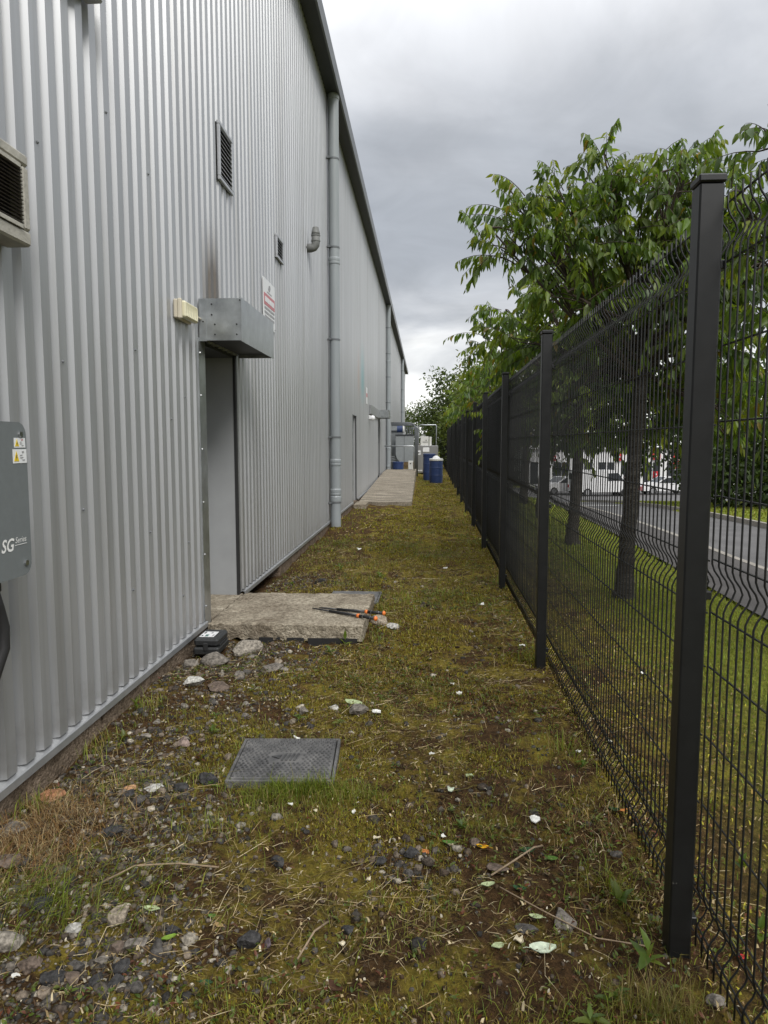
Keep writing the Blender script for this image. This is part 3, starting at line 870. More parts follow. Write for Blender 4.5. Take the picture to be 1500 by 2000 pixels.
# inverter
inv = empty('inverter', (WX, 2.0, .93), 'charcoal grey solar inverter box on the wall at the left edge', 'inverter')
ix = WX + .215
def rrect(y0, y1, z0, z1, r, seg=6):
    pts = []
    for cy, cz, a0 in ((y1 - r, z1 - r, 0), (y0 + r, z1 - r, 90), (y0 + r, z0 + r, 180), (y1 - r, z0 + r, 270)):
        for k in range(seg + 1):
            a = R(a0 + 90 * k / seg); pts.append((cy + r * math.cos(a), cz + r * math.sin(a)))
    return pts
MB().prism(rrect(1.66, 2.33, .985, 1.445, .03), 0, WX + .05, ix - .03).build('heat_sink_body', M['inverter'], inv)
MB().prism(rrect(1.64, 2.352, .960, 1.470, .045), 0, ix - .03, ix).build('front_cover', M['inverter'], inv)
MB().box(WX + .002, WX + .051, 1.75, 2.25, 1.05, 1.40).build('wall_bracket', M['galv'], inv)
for yy, zz in ((2.315, 1.43), (2.315, 1.0), (1.68, 1.43), (1.68, 1.0)):
    MB().tube([(ix - .002, yy, zz), (ix + .006, yy, zz)], .010, 10).build('cover_screw', M['steel'], inv)
text_mesh('SG', .058, M['white'], inv, (ix + .0015, 2.176, 1.052), (0, 1, 0), (0, 0, 1), .25, .0012)
text_mesh('Series', .027, M['white'], inv, (ix + .0015, 2.256, 1.074), (0, 1, 0), (0, 0, 1), .25)
MB().box(ix + .0005, ix + .0015, 2.256, 2.325, 1.066, 1.0675).build('underline', M['white'], inv)
def warn_label(y0, y1, z0, z1, hd):
    lab = MB().box(ix + .0003, ix + .0013, y0, y1, z0, z1).build('warning_label', M['label_white'], inv)
    h_ = z1 - z0; w_ = y1 - y0
    tri = [(y0 + .06 * w_, z0 + .14 * h_), (y0 + .42 * w_, z0 + .14 * h_), (y0 + .24 * w_, z0 + .88 * h_)]
    MB().prism(tri, 0, ix + .0014, ix + .002).build('warning_triangle', M['yellow'], lab)
    MB().prism([(y0 + .22 * w_, z0 + .55 * h_), (y0 + .28 * w_, z0 + .6 * h_), (y0 + .25 * w_, z0 + .45 * h_), (y0 + .29 * w_, z0 + .45 * h_), (y0 + .21 * w_, z0 + .2 * h_), (y0 + .235 * w_, z0 + .38 * h_), (y0 + .20 * w_, z0 + .38 * h_)],
               0, ix + .0021, ix + .0025).build('bolt_symbol', M['ink'], lab)
    wordbars(ix + .0014, y0 + .56 * w_, y0 + .88 * w_, z0 + .74 * h_, .12 * h_, 2, hd, lab, 3)
    for k in range(3):
        wordbars(ix + .0014, y0 + .50 * w_, y0 + .94 * w_, z0 + (.54 - .17 * k) * h_, .06 * h_, 3, M['ink_grey'], lab, 5 + k)
warn_label(2.278, 2.343, 1.386, 1.418, M['red'])
warn_label(2.268, 2.348, 1.335, 1.381, M['ink_grey'])
# conduit and connectors under the inverter
MB().box(WX + .09, WX + .175, 2.04, 2.240, .915, .9845, .006).build('terminal_block', M['rubber'], inv)
MB().tube([(WX + .15, 2.222, .93), (WX + .15, 2.250, .86), (WX + .155, 2.266, .79), (WX + .155, 2.262, .72), (WX + .14, 2.225, .63), (WX + .10, 2.13, .55), (WX + .05, 1.95, .48), (WX + .03, 1.7, .44)], .020, 12).build(
    'cable', M['rubber'], inv, smooth=True)

# flue elbow
fl = empty('flue_elbow', (WX, 9.35, 3.80), 'dark grey flue pipe elbow turning up from the wall', 'flue')
FY = 9.62
MB().tube([(WX - .02, FY, 3.95), (WX + .05, FY, 3.95), (WX + .085, FY, 3.96), (WX + .108, FY, 3.99), (WX + .112, FY, 4.03), (WX + .112, FY, 4.14)], .055, 18).build('elbow_pipe', M['flue'], fl, smooth=True)
for z in (4.04, 4.11):
    MB().lathe((WX + .112, FY, z), [(.052, -.010), (.061, -.008), (.061, .008), (.052, .010)], 20).build('pipe_collar', M['flue'], fl)
MB().lathe((WX + .112, FY, 4.125), [(.058, 0), (.055, .02), (.042, .08), (.036, .09), (.01, .092)], 20).build('pipe_cowl', M['flue'], fl, smooth=True)

# drainpipes
def drainpipe(y, r, zb, label, cl, br):
    d = empty('drainpipe', (WX + .10, y, 0), label, 'drainpipe', 'drainpipes down the cladding')
    x = WX + .105
    MB().tube([(x, y, zb + .36), (x, y, EAVE - .02)], r, 20, caps=False).build('pipe', M['pipe'], d, smooth=True)
    MB().lathe((x, y, zb), [(r * 1.0, -.06), (r * 1.02, .0), (r * 1.02, .34), (r * 1.14, .36), (r * 1.14, .43), (r * 1.02, .45)], 20).build('pipe_shoe', M['pipe'], d, smooth=False)
    MB().lathe((x, y, EAVE - .10), [(r, 0), (r * 1.12, .01), (r * 1.12, .09), (r, .098)], 20).build('outlet_collar', M['pipe'], d)
    for z in cl:
        MB().lathe((x, y, z), [(r * 1.0, -.06), (r * 1.10, -.055), (r * 1.12, -.03), (r * 1.08, -.02), (r * 1.13, 0), (r * 1.13, .03), (r * 1.06, .04), (r, .05)], 20).build('pipe_collar', M['pipe'], d)
    for z in br:
        cl_ = MB().lathe((x, y, z), [(r * 1.005, -.014), (r * 1.07, -.013), (r * 1.07, .013), (r * 1.005, .014)], 20).build('pipe_clip', M['pipe_dk'], d)
        MB().box(WX + .002, x - r * .6, y - r * 1.25, y - r * .55, z - .012, z + .012).build('clip_arm', M['pipe_dk'], cl_)
    return d
drainpipe(11.62, .082, .10, 'grey drainpipe nearest the camera, running the full wall height', (4.28, 1.10, .62), (5.82, 4.48, 3.05, 1.50, .44))
drainpipe(28.6, .085, .10, 'second grey drainpipe along the wall, just past the far hood', (4.6, 1.2), (5.9, 4.9, 4.0, 3.0, 1.2))
drainpipe(46.3, .09, .10, 'farthest thin grey drainpipe near the end of the warehouse', (4.2,), (6.0, 4.8, 3.4, 2.4))

# ------------------------------------------------------------------ slabs, ramp, covers
def rough_slab(x0, x1, y0, y1, z0, z1, m, parent, name, nx=14, ny=12, seed=0, jag=.012):
    rr = np.random.default_rng(seed)
    vs, fs = [], []
    xs, ys = np.linspace(x0, x1, nx + 1), np.linspace(y0, y1, ny + 1)
    def P(i, j, top):
        x, y = xs[i], ys[j]
        edge = i in (0, nx) or j in (0, ny)
        dx = dy = 0
        if edge:
            if i == 0: dx = rr.normal(0, jag * .4)
            if i == nx: dx = -abs(rr.normal(0, jag))
            if j == 0: dy = abs(rr.normal(0, jag))
            if j == ny: dy = -abs(rr.normal(0, jag))
        z = (z1 + rr.normal(0, .0022) - (abs(rr.normal(0, .006)) + .004 if edge else 0)) if top else z0 + rr.normal(0, jag)
        return (x + dx, y + dy, z)
    top = [[None] * (ny + 1) for _ in range(nx + 1)]
    for i in range(nx + 1):
        for j in range(ny + 1):
            top[i][j] = len(vs); vs.append(P(i, j, True))
    for i in range(nx):
        for j in range(ny):
            fs.append((top[i][j], top[i + 1][j], top[i + 1][j + 1], top[i][j + 1]))
    ring = [(i, 0) for i in range(nx)] + [(nx, j) for j in range(ny)] + [(i, ny) for i in range(nx, 0, -1)] + [(0, j) for j in range(ny, 0, -1)]
    prev = [top[i][j] for i, j in ring]
    for lvl in (.35, .7, 1.0):
        cur = []
        for (i, j), pt in zip(ring, [top[i][j] for i, j in ring]):
            q = vs[pt]
            cur.append(len(vs))
            vs.append((q[0] + rr.normal(0, .003), q[1] + rr.normal(0, .003), q[2] + (z0 - q[2]) * lvl + (rr.normal(0, .010) if lvl == 1.0 else 0)))
        for k in range(len(ring)):
            fs.append((prev[k], cur[k], cur[(k + 1) % len(ring)], prev[(k + 1) % len(ring)]))
        prev = cur
    fs.append(tuple(prev))
    return MB().add(vs, fs).build(name, m, parent)

step = empty('door_step', (-1.0, 5.45, 0), 'weathered concrete slab step outside the nearest doorway', 'step')
rough_slab(-1.545, -.425, 4.93, 6.02, .012, .125, M['slab'], step, 'slab', seed=3, nx=26, ny=24, jag=.005)
MB().box(-1.95, -1.552, 4.99, 5.98, -.1, .118).build('threshold', M['slab'], step)
void = MB().box(-1.15, -.47, 4.965, 5.9, -.05, .02).build('dark_gap', M['rubber'], step)
for k, (a, b_) in enumerate(((-1.17, -1.07), (-1.045, -1.02), (-.97, -.85), (-.82, -.47))):
    MB().box(a, b_, 4.925, 4.99, -.05, .028).build('membrane_scrap', M['rubber'], step)

rp = empty('ramp', (-.95, 16.2, 0), 'long pale concrete slab ramp rising to the far door', 'ramp')
for k in range(14):
    y0 = 16.2 + k * .69; y1 = y0 + .672
    za, zb = .075 + .30 * k / 14, .075 + .30 * (k + 1) / 14
    xr = -.285 - .0065 * (y0 - 16.2)
    mb = MB()
    rough = [rnd.uniform(-.008, .008) for _ in range(4)]
    vs = [(-1.50 + rough[0], y0, -.1), (xr + rough[1], y0, -.1), (xr + rough[2], y1, -.1), (-1.50 + rough[3], y1, -.1),
          (-1.50 + rough[0], y0, za), (xr + rough[1], y0, za), (xr + rough[2], y1, zb), (-1.50 + rough[3], y1, zb)]
    mb.add(vs, [(3, 2, 1, 0), (4, 5, 6, 7), (0, 1, 5, 4), (1, 2, 6, 5), (2, 3, 7, 6), (3, 0, 4, 7)])
    mb.build('slab', M['ramp'], rp)
MB().box(-1.50, -.34, 25.87, 28.9, -.1, .375).build('landing', M['ramp'], rp)
MB().box(-1.53, -1.27, 15.35, 16.19, -.1, .085).build('landing', M['slab'], rp)

def chamber_cover(x0, x1, y0, y1, z, rot, label, dots):
    cx, cy = (x0 + x1) / 2, (y0 + y1) / 2
    c = empty('inspection_cover', (cx, cy, z), label, 'manhole cover', 'black inspection covers set in the ground')
    w, d = (x1 - x0) / 2, (y1 - y0) / 2
    base = root_loc(c)
    fr = .014
    for (a, b_, e_, f_) in ((-w, w, -d, -d + fr), (-w, w, d - fr, d), (-w, -w + fr, -d + fr + .0005, d - fr - .0005), (w - fr, w, -d + fr + .0005, d - fr - .0005)):
        MB().box(cx + a, cx + b_, cy + e_, cy + f_, z - .05, z + .012, .003).build('frame_bar', M['cover'], c)
    plate = MB().box(cx - w + fr + .004, cx + w - fr - .004, cy - d + fr + .004, cy + d - fr - .004, z - .04, z + .016, .004).build('cover_plate', M['cover'], c)
    if dots:
        proto = None
        mb = MB()
        n = 19
        for i in range(n):
            for j in range(n):
                px = cx + (-w + fr + .016) + (2 * (w - fr - .016)) * (i + .5 * (j % 2)) / (n - .5)
                py = cy + (-d + fr + .016) + (2 * (d - fr - .016)) * j / (n - 1)
                if abs(px - cx) < .075 and abs(py - cy) < .05: continue
                r_ = .0062 + .0016 * rnd.random(); px += rnd.uniform(-.0025, .0025); py += rnd.uniform(-.0025, .0025)
                mb.add([(px + r_ * math.cos(a_ * math.pi / 3 + j), py + r_ * math.sin(a_ * math.pi / 3 + j), z + .0165) for a_ in range(6)] +
                       [(px + r_ * .6 * math.cos(a_ * math.pi / 3 + j), py + r_ * .6 * math.sin(a_ * math.pi / 3 + j), z + .0205) for a_ in range(6)],
                       [(6, 7, 8, 9, 10, 11)] + [(q, (q + 1) % 6, 6 + (q + 1) % 6, 6 + q) for q in range(6)])
        mb.build('tread_studs', M['stud'], plate)['kind'] = 'stuff'
        for k in range(4):
            xx = cx - .02 + k * .018
            MB().prism([(xx, cy - .035), (xx + .009, cy - .035), (xx + .021, cy + .035), (xx + .012, cy + .035)], 2, z + .0165, z + .020).build('raised_bar', M['stud'], plate)
        MB().prism([(cx - .065, cy + .002), (cx - .03, cy - .018), (cx - .022, cy + .018)], 2, z + .0165, z + .020).build('raised_mark', M['stud'], plate)
        for sx, sy in ((-.03, .09), (.15, -.14)):
            MB().box(cx + sx - .014, cx + sx + .014, cy + sy - .006, cy + sy + .006, z + .0165, z + .0185).build('key_slot', M['stud'], plate)
    c.rotation_euler = (0, 0, rot)
    return c
chamber_cover(-.825, -.375, 2.79, 3.215, .012, R(3), 'square black studded inspection cover in the mossy ground', True)
chamber_cover(-.86, -.40, 6.16, 6.62, .004, R(-1), 'dark inspection cover half hidden behind the concrete step', False)

# ------------------------------------------------------------------ case and poles
cs = empty('tool_case', (-1.42, 4.62, 0), 'black plastic tool case with white label on the ground', 'case')
cz = .02
MB().box(-1.505, -1.335, 4.49, 4.75, cz, cz + .055, .012).build('case_base', M['case'], cs)
lid = MB().box(-1.500, -1.340, 4.495, 4.745, cz + .057, cz + .112, .014).build('case_lid', M['case'], cs)
MB().box(-1.435, -1.405, 4.483, 4.4945, cz + .035, cz + .085, .003).build('latch', M['rubber'], cs)
MB().box(-1.345, -1.334, 4.53, 4.71, cz + .058, cz + .068).build('hinge_strip', M['case'], cs)
lab = MB().box(-1.478, -1.382, 4.545, 4.675, cz + .1121, cz + .1132).build('label', M['label_white'], lid)
for (a, b_, c_, d_, m_) in ((-1.470, -1.458, 4.625, 4.665, 'ink'), (-1.470, -1.458, 4.56, 4.585, 'ink'), (-1.445, -1.425, 4.555, 4.60, 'green_print'), (-1.40, -1.388, 4.56, 4.60, 'ink_grey'), (-1.425, -1.41, 4.63, 4.66, 'ink_grey')):
    MB().box(a, b_, c_, d_, cz + .1133, cz + .1138).build('print_mark', M[m_], lab)

def pole(a, b_, label):
    a, b_ = Vector(a), Vector(b_)
    p = empty('telescopic_pole', a, label, 'pole', 'pair of black poles lying on the step')
    d = (b_ - a)
    P = lambda t: a + d * t
    MB().tube([P(0), P(.05), P(.30)], [.003, .006, .007], 10).build('tip', M['pole'], p, smooth=True)
    MB().tube([P(.28), P(.74)], .0105, 12).build('shaft', M['pole'], p, smooth=True)
    MB().tube([P(.70), P(.705), P(.735), P(.74)], [.011, .0155, .0155, .011], 14).build('orange_ring', M['orange'], p, smooth=True)
    MB().tube([P(.735), P(.96)], .0125, 12).build('grip', M['rubber'], p, smooth=True)
    for t in (.79, .90):
        MB().tube([P(t), P(t + .006)], .0132, 12).build('grip_band', M['steel'], p)
    n = 7
    MB().tube([P(.952 + .05 * k / n) for k in range(n + 1)], [.019 * math.sin(math.pi * (.12 + .86 * k / n)) for k in range(n + 1)], 14).build('end_knob', M['orange'], p, smooth=True)
pole((-.86, 5.385, .137), (-.335, 5.055, .142), 'nearer of two black poles with orange knobs on the step')
pole((-.81, 5.405, .137), (-.285, 5.225, .142), 'farther of two black poles with orange knobs on the step')

# ------------------------------------------------------------------ fence
NP = 25
fn = empty('mesh_fence', (FENCE_X0, FENCE_Y0, 0), 'black welded mesh fence running the length of the strip', 'fence')
fn.rotation_euler = (0, 0, -FENCE_SKEW)
FS = 2.53
def local_obj(mb, name, m, parent, loc=(0, 0, 0), smooth=False):
    me = bpy.data.meshes.new(name)
    me.from_pydata(mb.v, [], mb.f); me.materials.append(m)
    if smooth: me.polygons.foreach_set('use_smooth', [True] * len(me.polygons))
    o = bpy.data.objects.new(name, me); o.parent = parent; o.location = loc
    col.objects.link(o)
    return o
PX = .044
def fold_profile():
    pts = [(0, .03)]
    for zc_ in (.14, 1.03, 1.92):
        pts += [(.026 * .5 * (1 + math.cos(math.pi * t)), zc_ + .055 * t) for t in (-1, -.66, -.33, 0, .33, .66, 1)]
    return pts + [(0, 2.012)]
prof = fold_profile()
wire_mb = MB().tube([(p[0], 0, p[1]) for p in prof], .0026, 5)
HZ = [.06, .085, .195, .24, .43, .62, .81, .955, 1.095, 1.26, 1.45, 1.64, 1.845, 1.99]
post_o = wire_o = None
def seg_profile(z):
    return 0.0
posts, panels = [], []
for k in range(-1, NP):
    y = k * FS
    dz = rnd.uniform(-.012, .012)
    lean = (rnd.uniform(-.004, .004), rnd.uniform(-.004, .004))
    if post_o is None:
        post_o = local_obj(MB().box(-.030, .030, -.030, .030, -.3, 2.045, .004), 'post', M['fence'], fn, (0, y, dz))
        cap_o = local_obj(MB().box(-.034, .034, -.034, .034, 2.046, 2.066, .004), 'post_cap', M['fence'], post_o)
        clip_o = local_obj(MB().box(.0302, .046, -.02, .02, 1.0, 1.022, .002), 'clip', M['fence'], post_o)
        po = post_o
        share(clip_o, (0, 0, .84), po); share(clip_o, (0, 0, -.9), po)
    else:
        po = share(post_o, (0, y, dz), fn)
        share(cap_o, (0, 0, 0), po)
        for cz_ in ((0, .84, -.9) if k < 8 else ()):
            share(clip_o, (0, 0, cz_), po)
    po.rotation_euler = (lean[0], lean[1], 0)
    # the panel running on from this post
    if k == NP - 1: break
    pw0, pw1 = .012, FS - .012
    if k == -1:
        hmb = MB()
        for z in HZ:
            hmb.tube([(PX + .0052, pw0, z), (PX + .0052, pw1, z)], .0027, 5)
        h_o = local_obj(hmb, 'mesh_panel', M['fence'], fn, (0, y, dz * .5)); h_o['kind'] = 'stuff'
        jmb = MB()
        for i in range(60):
            o_ = len(jmb.v); yy = pw0 + .012 + i * .0421
            jmb.add([(p[0] + PX, p[1] + yy, p[2]) for p in wire_mb.v], wire_mb.f)
        j_o = local_obj(jmb, 'vertical_wires', M['fence'], h_o); j_o['kind'] = 'stuff'
        col.objects.unlink(j_o)
        pn = h_o
    else:
        pn = share(h_o, (0, y, dz * .5), fn)
    if k < 4:
        for i in range(60):
            yy = pw0 + .012 + i * .0421
            if wire_o is None:
                wire_o = local_obj(wire_mb, 'wire', M['fence'], pn, (PX, yy, 0), smooth=True)
            else:
                share(wire_o, (PX + rnd.uniform(-.0006, .0006), yy, 0), pn)
    else:
        share(j_o, (0, 0, 0), pn)
bpy.data.objects.remove(j_o)

# ------------------------------------------------------------------ trees
def leaf_batch(P, D, N, L, W, tint, fold=.18, droop=.15):
    """leaves: base P, direction D (unit), normal N (unit), length, width -> 6 verts, 4 quads-as-tris"""
    S = np.cross(D, N)
    S /= np.linalg.norm(S, axis=1, keepdims=True) + 1e-9
    N2 = np.cross(S, D)
    L, W = L[:, None], W[:, None]
    base = P
    m1 = P + D * L * .34 - N2 * W * .0
    m2 = P + D * L * .68 + N2 * (-droop) * L * .5
    tip = P + D * L + N2 * (-droop) * L
    l1 = m1 + S * W * .5 + N2 * W * fold; r1 = m1 - S * W * .5 + N2 * W * fold
    l2 = m2 + S * W * .36 + N2 * W * fold; r2 = m2 - S * W * .36 + N2 * W * fold
    V = np.stack([base, l1, m1, r1, l2, m2, r2, tip], axis=1)
    n = len(P)
    o = np.arange(n)[:, None] * 8
    F = np.array([[0, 2, 1], [0, 3, 2], [1, 2, 5], [1, 5, 4], [2, 3, 6], [2, 6, 5], [4, 5, 7], [5, 6, 7]])
    faces = (o[:, :, None] + F[None]).reshape(-1, 3)
    return V.reshape(-1, 3), faces, np.repeat(tint, 8, axis=0)

def unit(v): return v / (np.linalg.norm(v, axis=-1, keepdims=True) + 1e-9)

def bezier(a, b, c, n):
    t = np.linspace(0, 1, n)[:, None]
    return (1 - t) ** 2 * a + 2 * (1 - t) * t * b + t ** 2 * c

def make_tree(name, base, trunk_pts, trunk_r, lobes, label, seed, twigs_per=16, leaves_per=16, leaf_len=.115, tones=None, group='trees beyond the fence', extra_twigs=()):
    """base: world; trunk_pts, lobes in local coords. lobe = (x,y,z,r)"""
    r_ = np.random.default_rng(seed)
    t = empty(name, base, label, 'tree', group)
    bx = Vector(base)
    tp = [bx + Vector(p) for p in trunk_pts]
    # trunk with slight swelling at the foot
    tr = MB()
    pts, rs = [], []
    for i in range(len(tp) - 1):
        for s_ in range(4):
            f = s_ / 4; q = tp[i].lerp(tp[i + 1], f)
            pts.append(q + Vector((r_.normal(0, .006), r_.normal(0, .006), 0)))
            rs.append(trunk_r[i] + (trunk_r[i + 1] - trunk_r[i]) * f)
    pts.append(tp[-1]); rs.append(trunk_r[-1])
    tr.tube(pts, rs, 14)
    tr.build('trunk', M['bark'], t, smooth=True)
    fork = np.array(trunk_pts[-1]); fork_lo = np.array(trunk_pts[-2])
    br = MB()
    lp, ld, ln, ll, lw, lt = [], [], [], [], [], []
    tones = tones or [(.088, .150, .024), (.112, .178, .026), (.145, .205, .028), (.060, .108, .024)]
    def twig(p0, d0, length, r0):
        c1 = p0 + d0 * length * .55 + np.array([0, 0, .10 * length])
        c2 = p0 + d0 * length + np.array([0, 0, -.22 * length])
        pts_ = bezier(p0, c1, c2, 6)
        br.tube([tuple(bx + Vector(q)) for q in pts_], [r0, r0 * .8, r0 * .65, r0 * .5, r0 * .4, r0 * .25], 4, caps=False)
        n = max(5, int(leaves_per * length / .55 * r_.uniform(.8, 1.2)))
        tt = np.linspace(.12, 1, n)
        P = bezier(p0, c1, c2, 60)[(tt * 59).astype(int)]
        side = np.where(np.arange(n) % 2, 1, -1)[:, None]
        ax = unit(np.array([c2 - p0]))
        hor = unit(np.cross(ax, np.array([[0, 0, 1.]])) + 1e-6)
        D = unit(hor * side * r_.uniform(.25, .75, (n, 1)) + ax * r_.uniform(.1, .6, (n, 1)) + np.array([[0, 0, -1.]]) * r_.uniform(.55, 1.35, (n, 1)) + r_.normal(0, .18, (n, 3)))
        Nn = unit(hor * side * .6 + np.array([[0, 0, .7]]) + r_.normal(0, .45, (n, 3)))
        lp.append(P); ld.append(D); ln.append(Nn)
        L = leaf_len * r_.uniform(.5, 1.2, n); L[-3:] *= .7
        ll.append(L); lw.append(L * r_.uniform(.29, .37, n))
        tone = np.array(tones[r_.integers(len(tones))])[None] * r_.uniform(.75, 1.3, (n, 1))
        tone[-3:] = tone[-3:] * np.array([1.35, 1.12, 1.0])
        young = r_.random(n) < .025
        tone[young] = np.array([.20, .15, .018])
        lt.append(tone)
    for li, (x, y, z, rad) in enumerate(lobes):
        c = np.array([x, y, z])
        start = fork_lo + (fork - fork_lo) * r_.uniform(.2, 1.0)
        mid = start + (c - start) * .5 + np.array([0, 0, -.12 + .1 * r_.random()])
        limb = bezier(start, mid, c + (c - start) * .12, 8)
        R0 = .020 + .006 * rad
        br.tube([tuple(bx + Vector(q)) for q in limb], [R0 * (1 - .72 * i / 7) for i in range(8)], 6)
        n_t = int(twigs_per * (rad / .5) ** 1.6)
        for _ in range(n_t):
            u = unit(r_.normal(0, 1, (1, 3)))[0]
            rr = rad * r_.uniform(.05, .62)
            p0 = c + u * rr * np.array([1, 1, .72])
            # secondary branch from the limb to the twig
            q = limb[r_.integers(3, 8)]
            if r_.random() < .45:
                br.tube([tuple(bx + Vector(v)) for v in bezier(q, (q + p0) / 2 + np.array([0, 0, .05]), p0, 4)], [.010, .008, .006, .0045], 4, caps=False)
            d = unit((u * np.array([1, 1, .55]) + r_.normal(0, .35, 3) + np.array([0, 0, .22]))[None])[0]
            twig(p0, d, rad * r_.uniform(.55, 1.0), .0042)
    for (p0, d0, le) in extra_twigs:
        twig(np.array(p0, float), unit(np.array([d0], float))[0], le, .005)
    br.build('branches', M['twig'], t)['kind'] = 'stuff'
    V, F, T = leaf_batch(np.concatenate(lp), np.concatenate(ld), np.concatenate(ln), np.concatenate(ll), np.concatenate(lw), np.concatenate(lt))
    o = np_mesh('crown', V, F, T, M['leaf'], parent=t, kind='stuff')
    return t

# first tree: crown laid out from the photograph (local metres, x across, y along, z up)
t1 = (1.81, 6.55, 0)
lob1 = [(-1.12, -.15, 3.10, .40), (-.95, .0, 3.42, .42), (-.62, -.2, 3.02, .50), (-.55, .15, 3.50, .42), (-.18, -.1, 3.30, .52), (-.22, .1, 3.78, .36),
        (.22, -.2, 3.52, .50), (.45, .1, 3.78, .38), (.85, .1, 3.45, .45), (1.25, .2, 3.05, .45), (.10, .2, 3.05, .55), (.58, 0, 3.22, .52), (.62, .35, 2.75, .55), (-.25, .5, 2.70, .55), (.95, -.1, 2.85, .50),
        (.15, -.45, 2.62, .48), (-.55, -.35, 2.62, .42), (.50, -.4, 2.20, .45), (-.1, .6, 2.15, .50), (1.05, .4, 2.25, .5), (.3, .7, 1.80, .45), (-.35, .2, 1.95, .40), (.75, .1, 1.75, .45), (.2, 1.0, 2.3, .6), (-.6, .8, 2.4, .55), (.9, .9, 2.0, .55), (.55, -.1, 2.55, .5), (-.15, .9, 3.0, .55), (.7, .7, 3.2, .5), (-.5, .5, 1.55, .35), (.25, .3, 1.50, .35), (.95, .4, 1.55, .38), (-.1, .9, 1.55, .38)]
ext1 = [((-.30, -.1, 3.85), (.25, .1, .8), .42), ((-.95, 0, 3.55), (-.65, .1, .7), .40), ((-.60, .1, 3.62), (-.5, 0, .8), .42), ((.12, 0, 3.75), (.55, .1, .7), .48),
        ((-1.1, -.1, 3.3), (-1, 0, .35), .42), ((-1.15, -.1, 3.0), (-1, 0, .15), .40), ((.4, 0, 3.6), (.7, 0, .6), .5), ((-.45, 0, 3.6), (.3, 0, .9), .4)]
make_tree('cherry_tree', t1, [(0, 0, -.1), (.005, 0, .08), (.015, 0, .30), (.05, 0, 1.0), (.10, .02, 1.8), (.13, .05, 2.45)], [.120, .090, .074, .066, .062, .052], lob1,
          'nearest leafy tree behind the fence, with drooping pointed leaves', 11, twigs_per=33, leaves_per=26, leaf_len=.122, extra_twigs=ext1)
lob2 = [(-1.15, -.3, 2.75, .5), (-.85, .1, 3.15, .5), (-.5, 0, 2.5, .55), (-.3, .3, 3.3, .55), (.2, 0, 3.0, .6), (.1, -.3, 2.4, .6), (.7, 0, 2.7, .6), (-.75, .4, 2.1, .5), (.3, .3, 3.6, .5), (.9, .2, 2.1, .5), (.0, .2, 1.8, .5), (-.45, -.3, 1.75, .45), (.5, -.4, 1.75, .5), (-.9, .2, 1.65, .45), (.3, .6, 2.3, .6), (-.4, .7, 2.2, .6), (-1.0, .3, 1.55, .4), (.5, .2, 1.45, .42), (0, .5, 1.4, .4), (-.5, .6, 1.45, .4), (1.0, .5, 1.5, .45)]
make_tree('cherry_tree', (2.07, 10.15, 0), [(0, 0, -.1), (.01, 0, .08), (.02, 0, .3), (.06, 0, 1.1), (.08, 0, 2.0), (.09, 0, 2.5)], [.13, .098, .080, .070, .066, .050], lob2,
          'second leafy tree behind the fence, darker trunk in its shade', 12, twigs_per=27, leaves_per=22, leaf_len=.13)
far_labels = ['third leafy tree along the fence, branches over the fence top', 'fourth leafy tree along the fence, half behind the third',
              'fifth leafy tree along the fence, small in the distance', 'farthest leafy tree in the row along the fence']
lob3 = [(-1.2, 0, 2.3, .5), (-.9, .2, 2.8, .5), (-.4, 0, 3.2, .55), (.1, .2, 3.5, .5), (.5, 0, 3.0, .6), (0, 0, 2.4, .65), (-.6, -.2, 2.0, .5), (.8, .1, 2.3, .55), (.2, .2, 1.8, .55)]
for k, (x, y, s_) in enumerate(((2.2, 13.7, 1.0), (2.35, 17.3, 1.05), (2.5, 21.5, 1.1), (2.6, 26.0, 1.2))):
    lb = [(a * s_ + rnd.uniform(-.12, .12), b_ * s_, c * s_ + rnd.uniform(-.1, .1), d * s_) for a, b_, c, d in lob3]
    make_tree('cherry_tree', (x, y, zt(x, y)), [(0, 0, -.1), (.02, 0, .3), (.05, 0, 1.1), (.06, 0, 2.3)], [.12, .10, .085, .06], lb, far_labels[k], 20 + k, twigs_per=20, leaves_per=15, leaf_len=.165)
# tree whose crown enters from the right edge
lobr = [(-.62, .0, 3.12, .36), (-.78, .0, 2.72, .38), (-.55, .0, 2.55, .42), (-.35, -.1, 2.95, .40), (0, .1, 2.9, .5), (.1, 0, 2.3, .55), (-.50, .15, 2.10, .42), (.5, .1, 2.6, .55), (-.35, .1, 1.70, .38), (.4, .2, 1.9, .5), (0, .4, 3.2, .4)]
make_tree('cherry_tree', (2.62, 4.35, 0), [(0, 0, -.1), (0, 0, .3), (.02, 0, 1.1), (.02, .02, 2.2)], [.11, .09, .08, .06], lobr,
          'leafy tree at the right edge, its trunk outside the photograph', 15, twigs_per=30, leaves_per=23, leaf_len=.115)

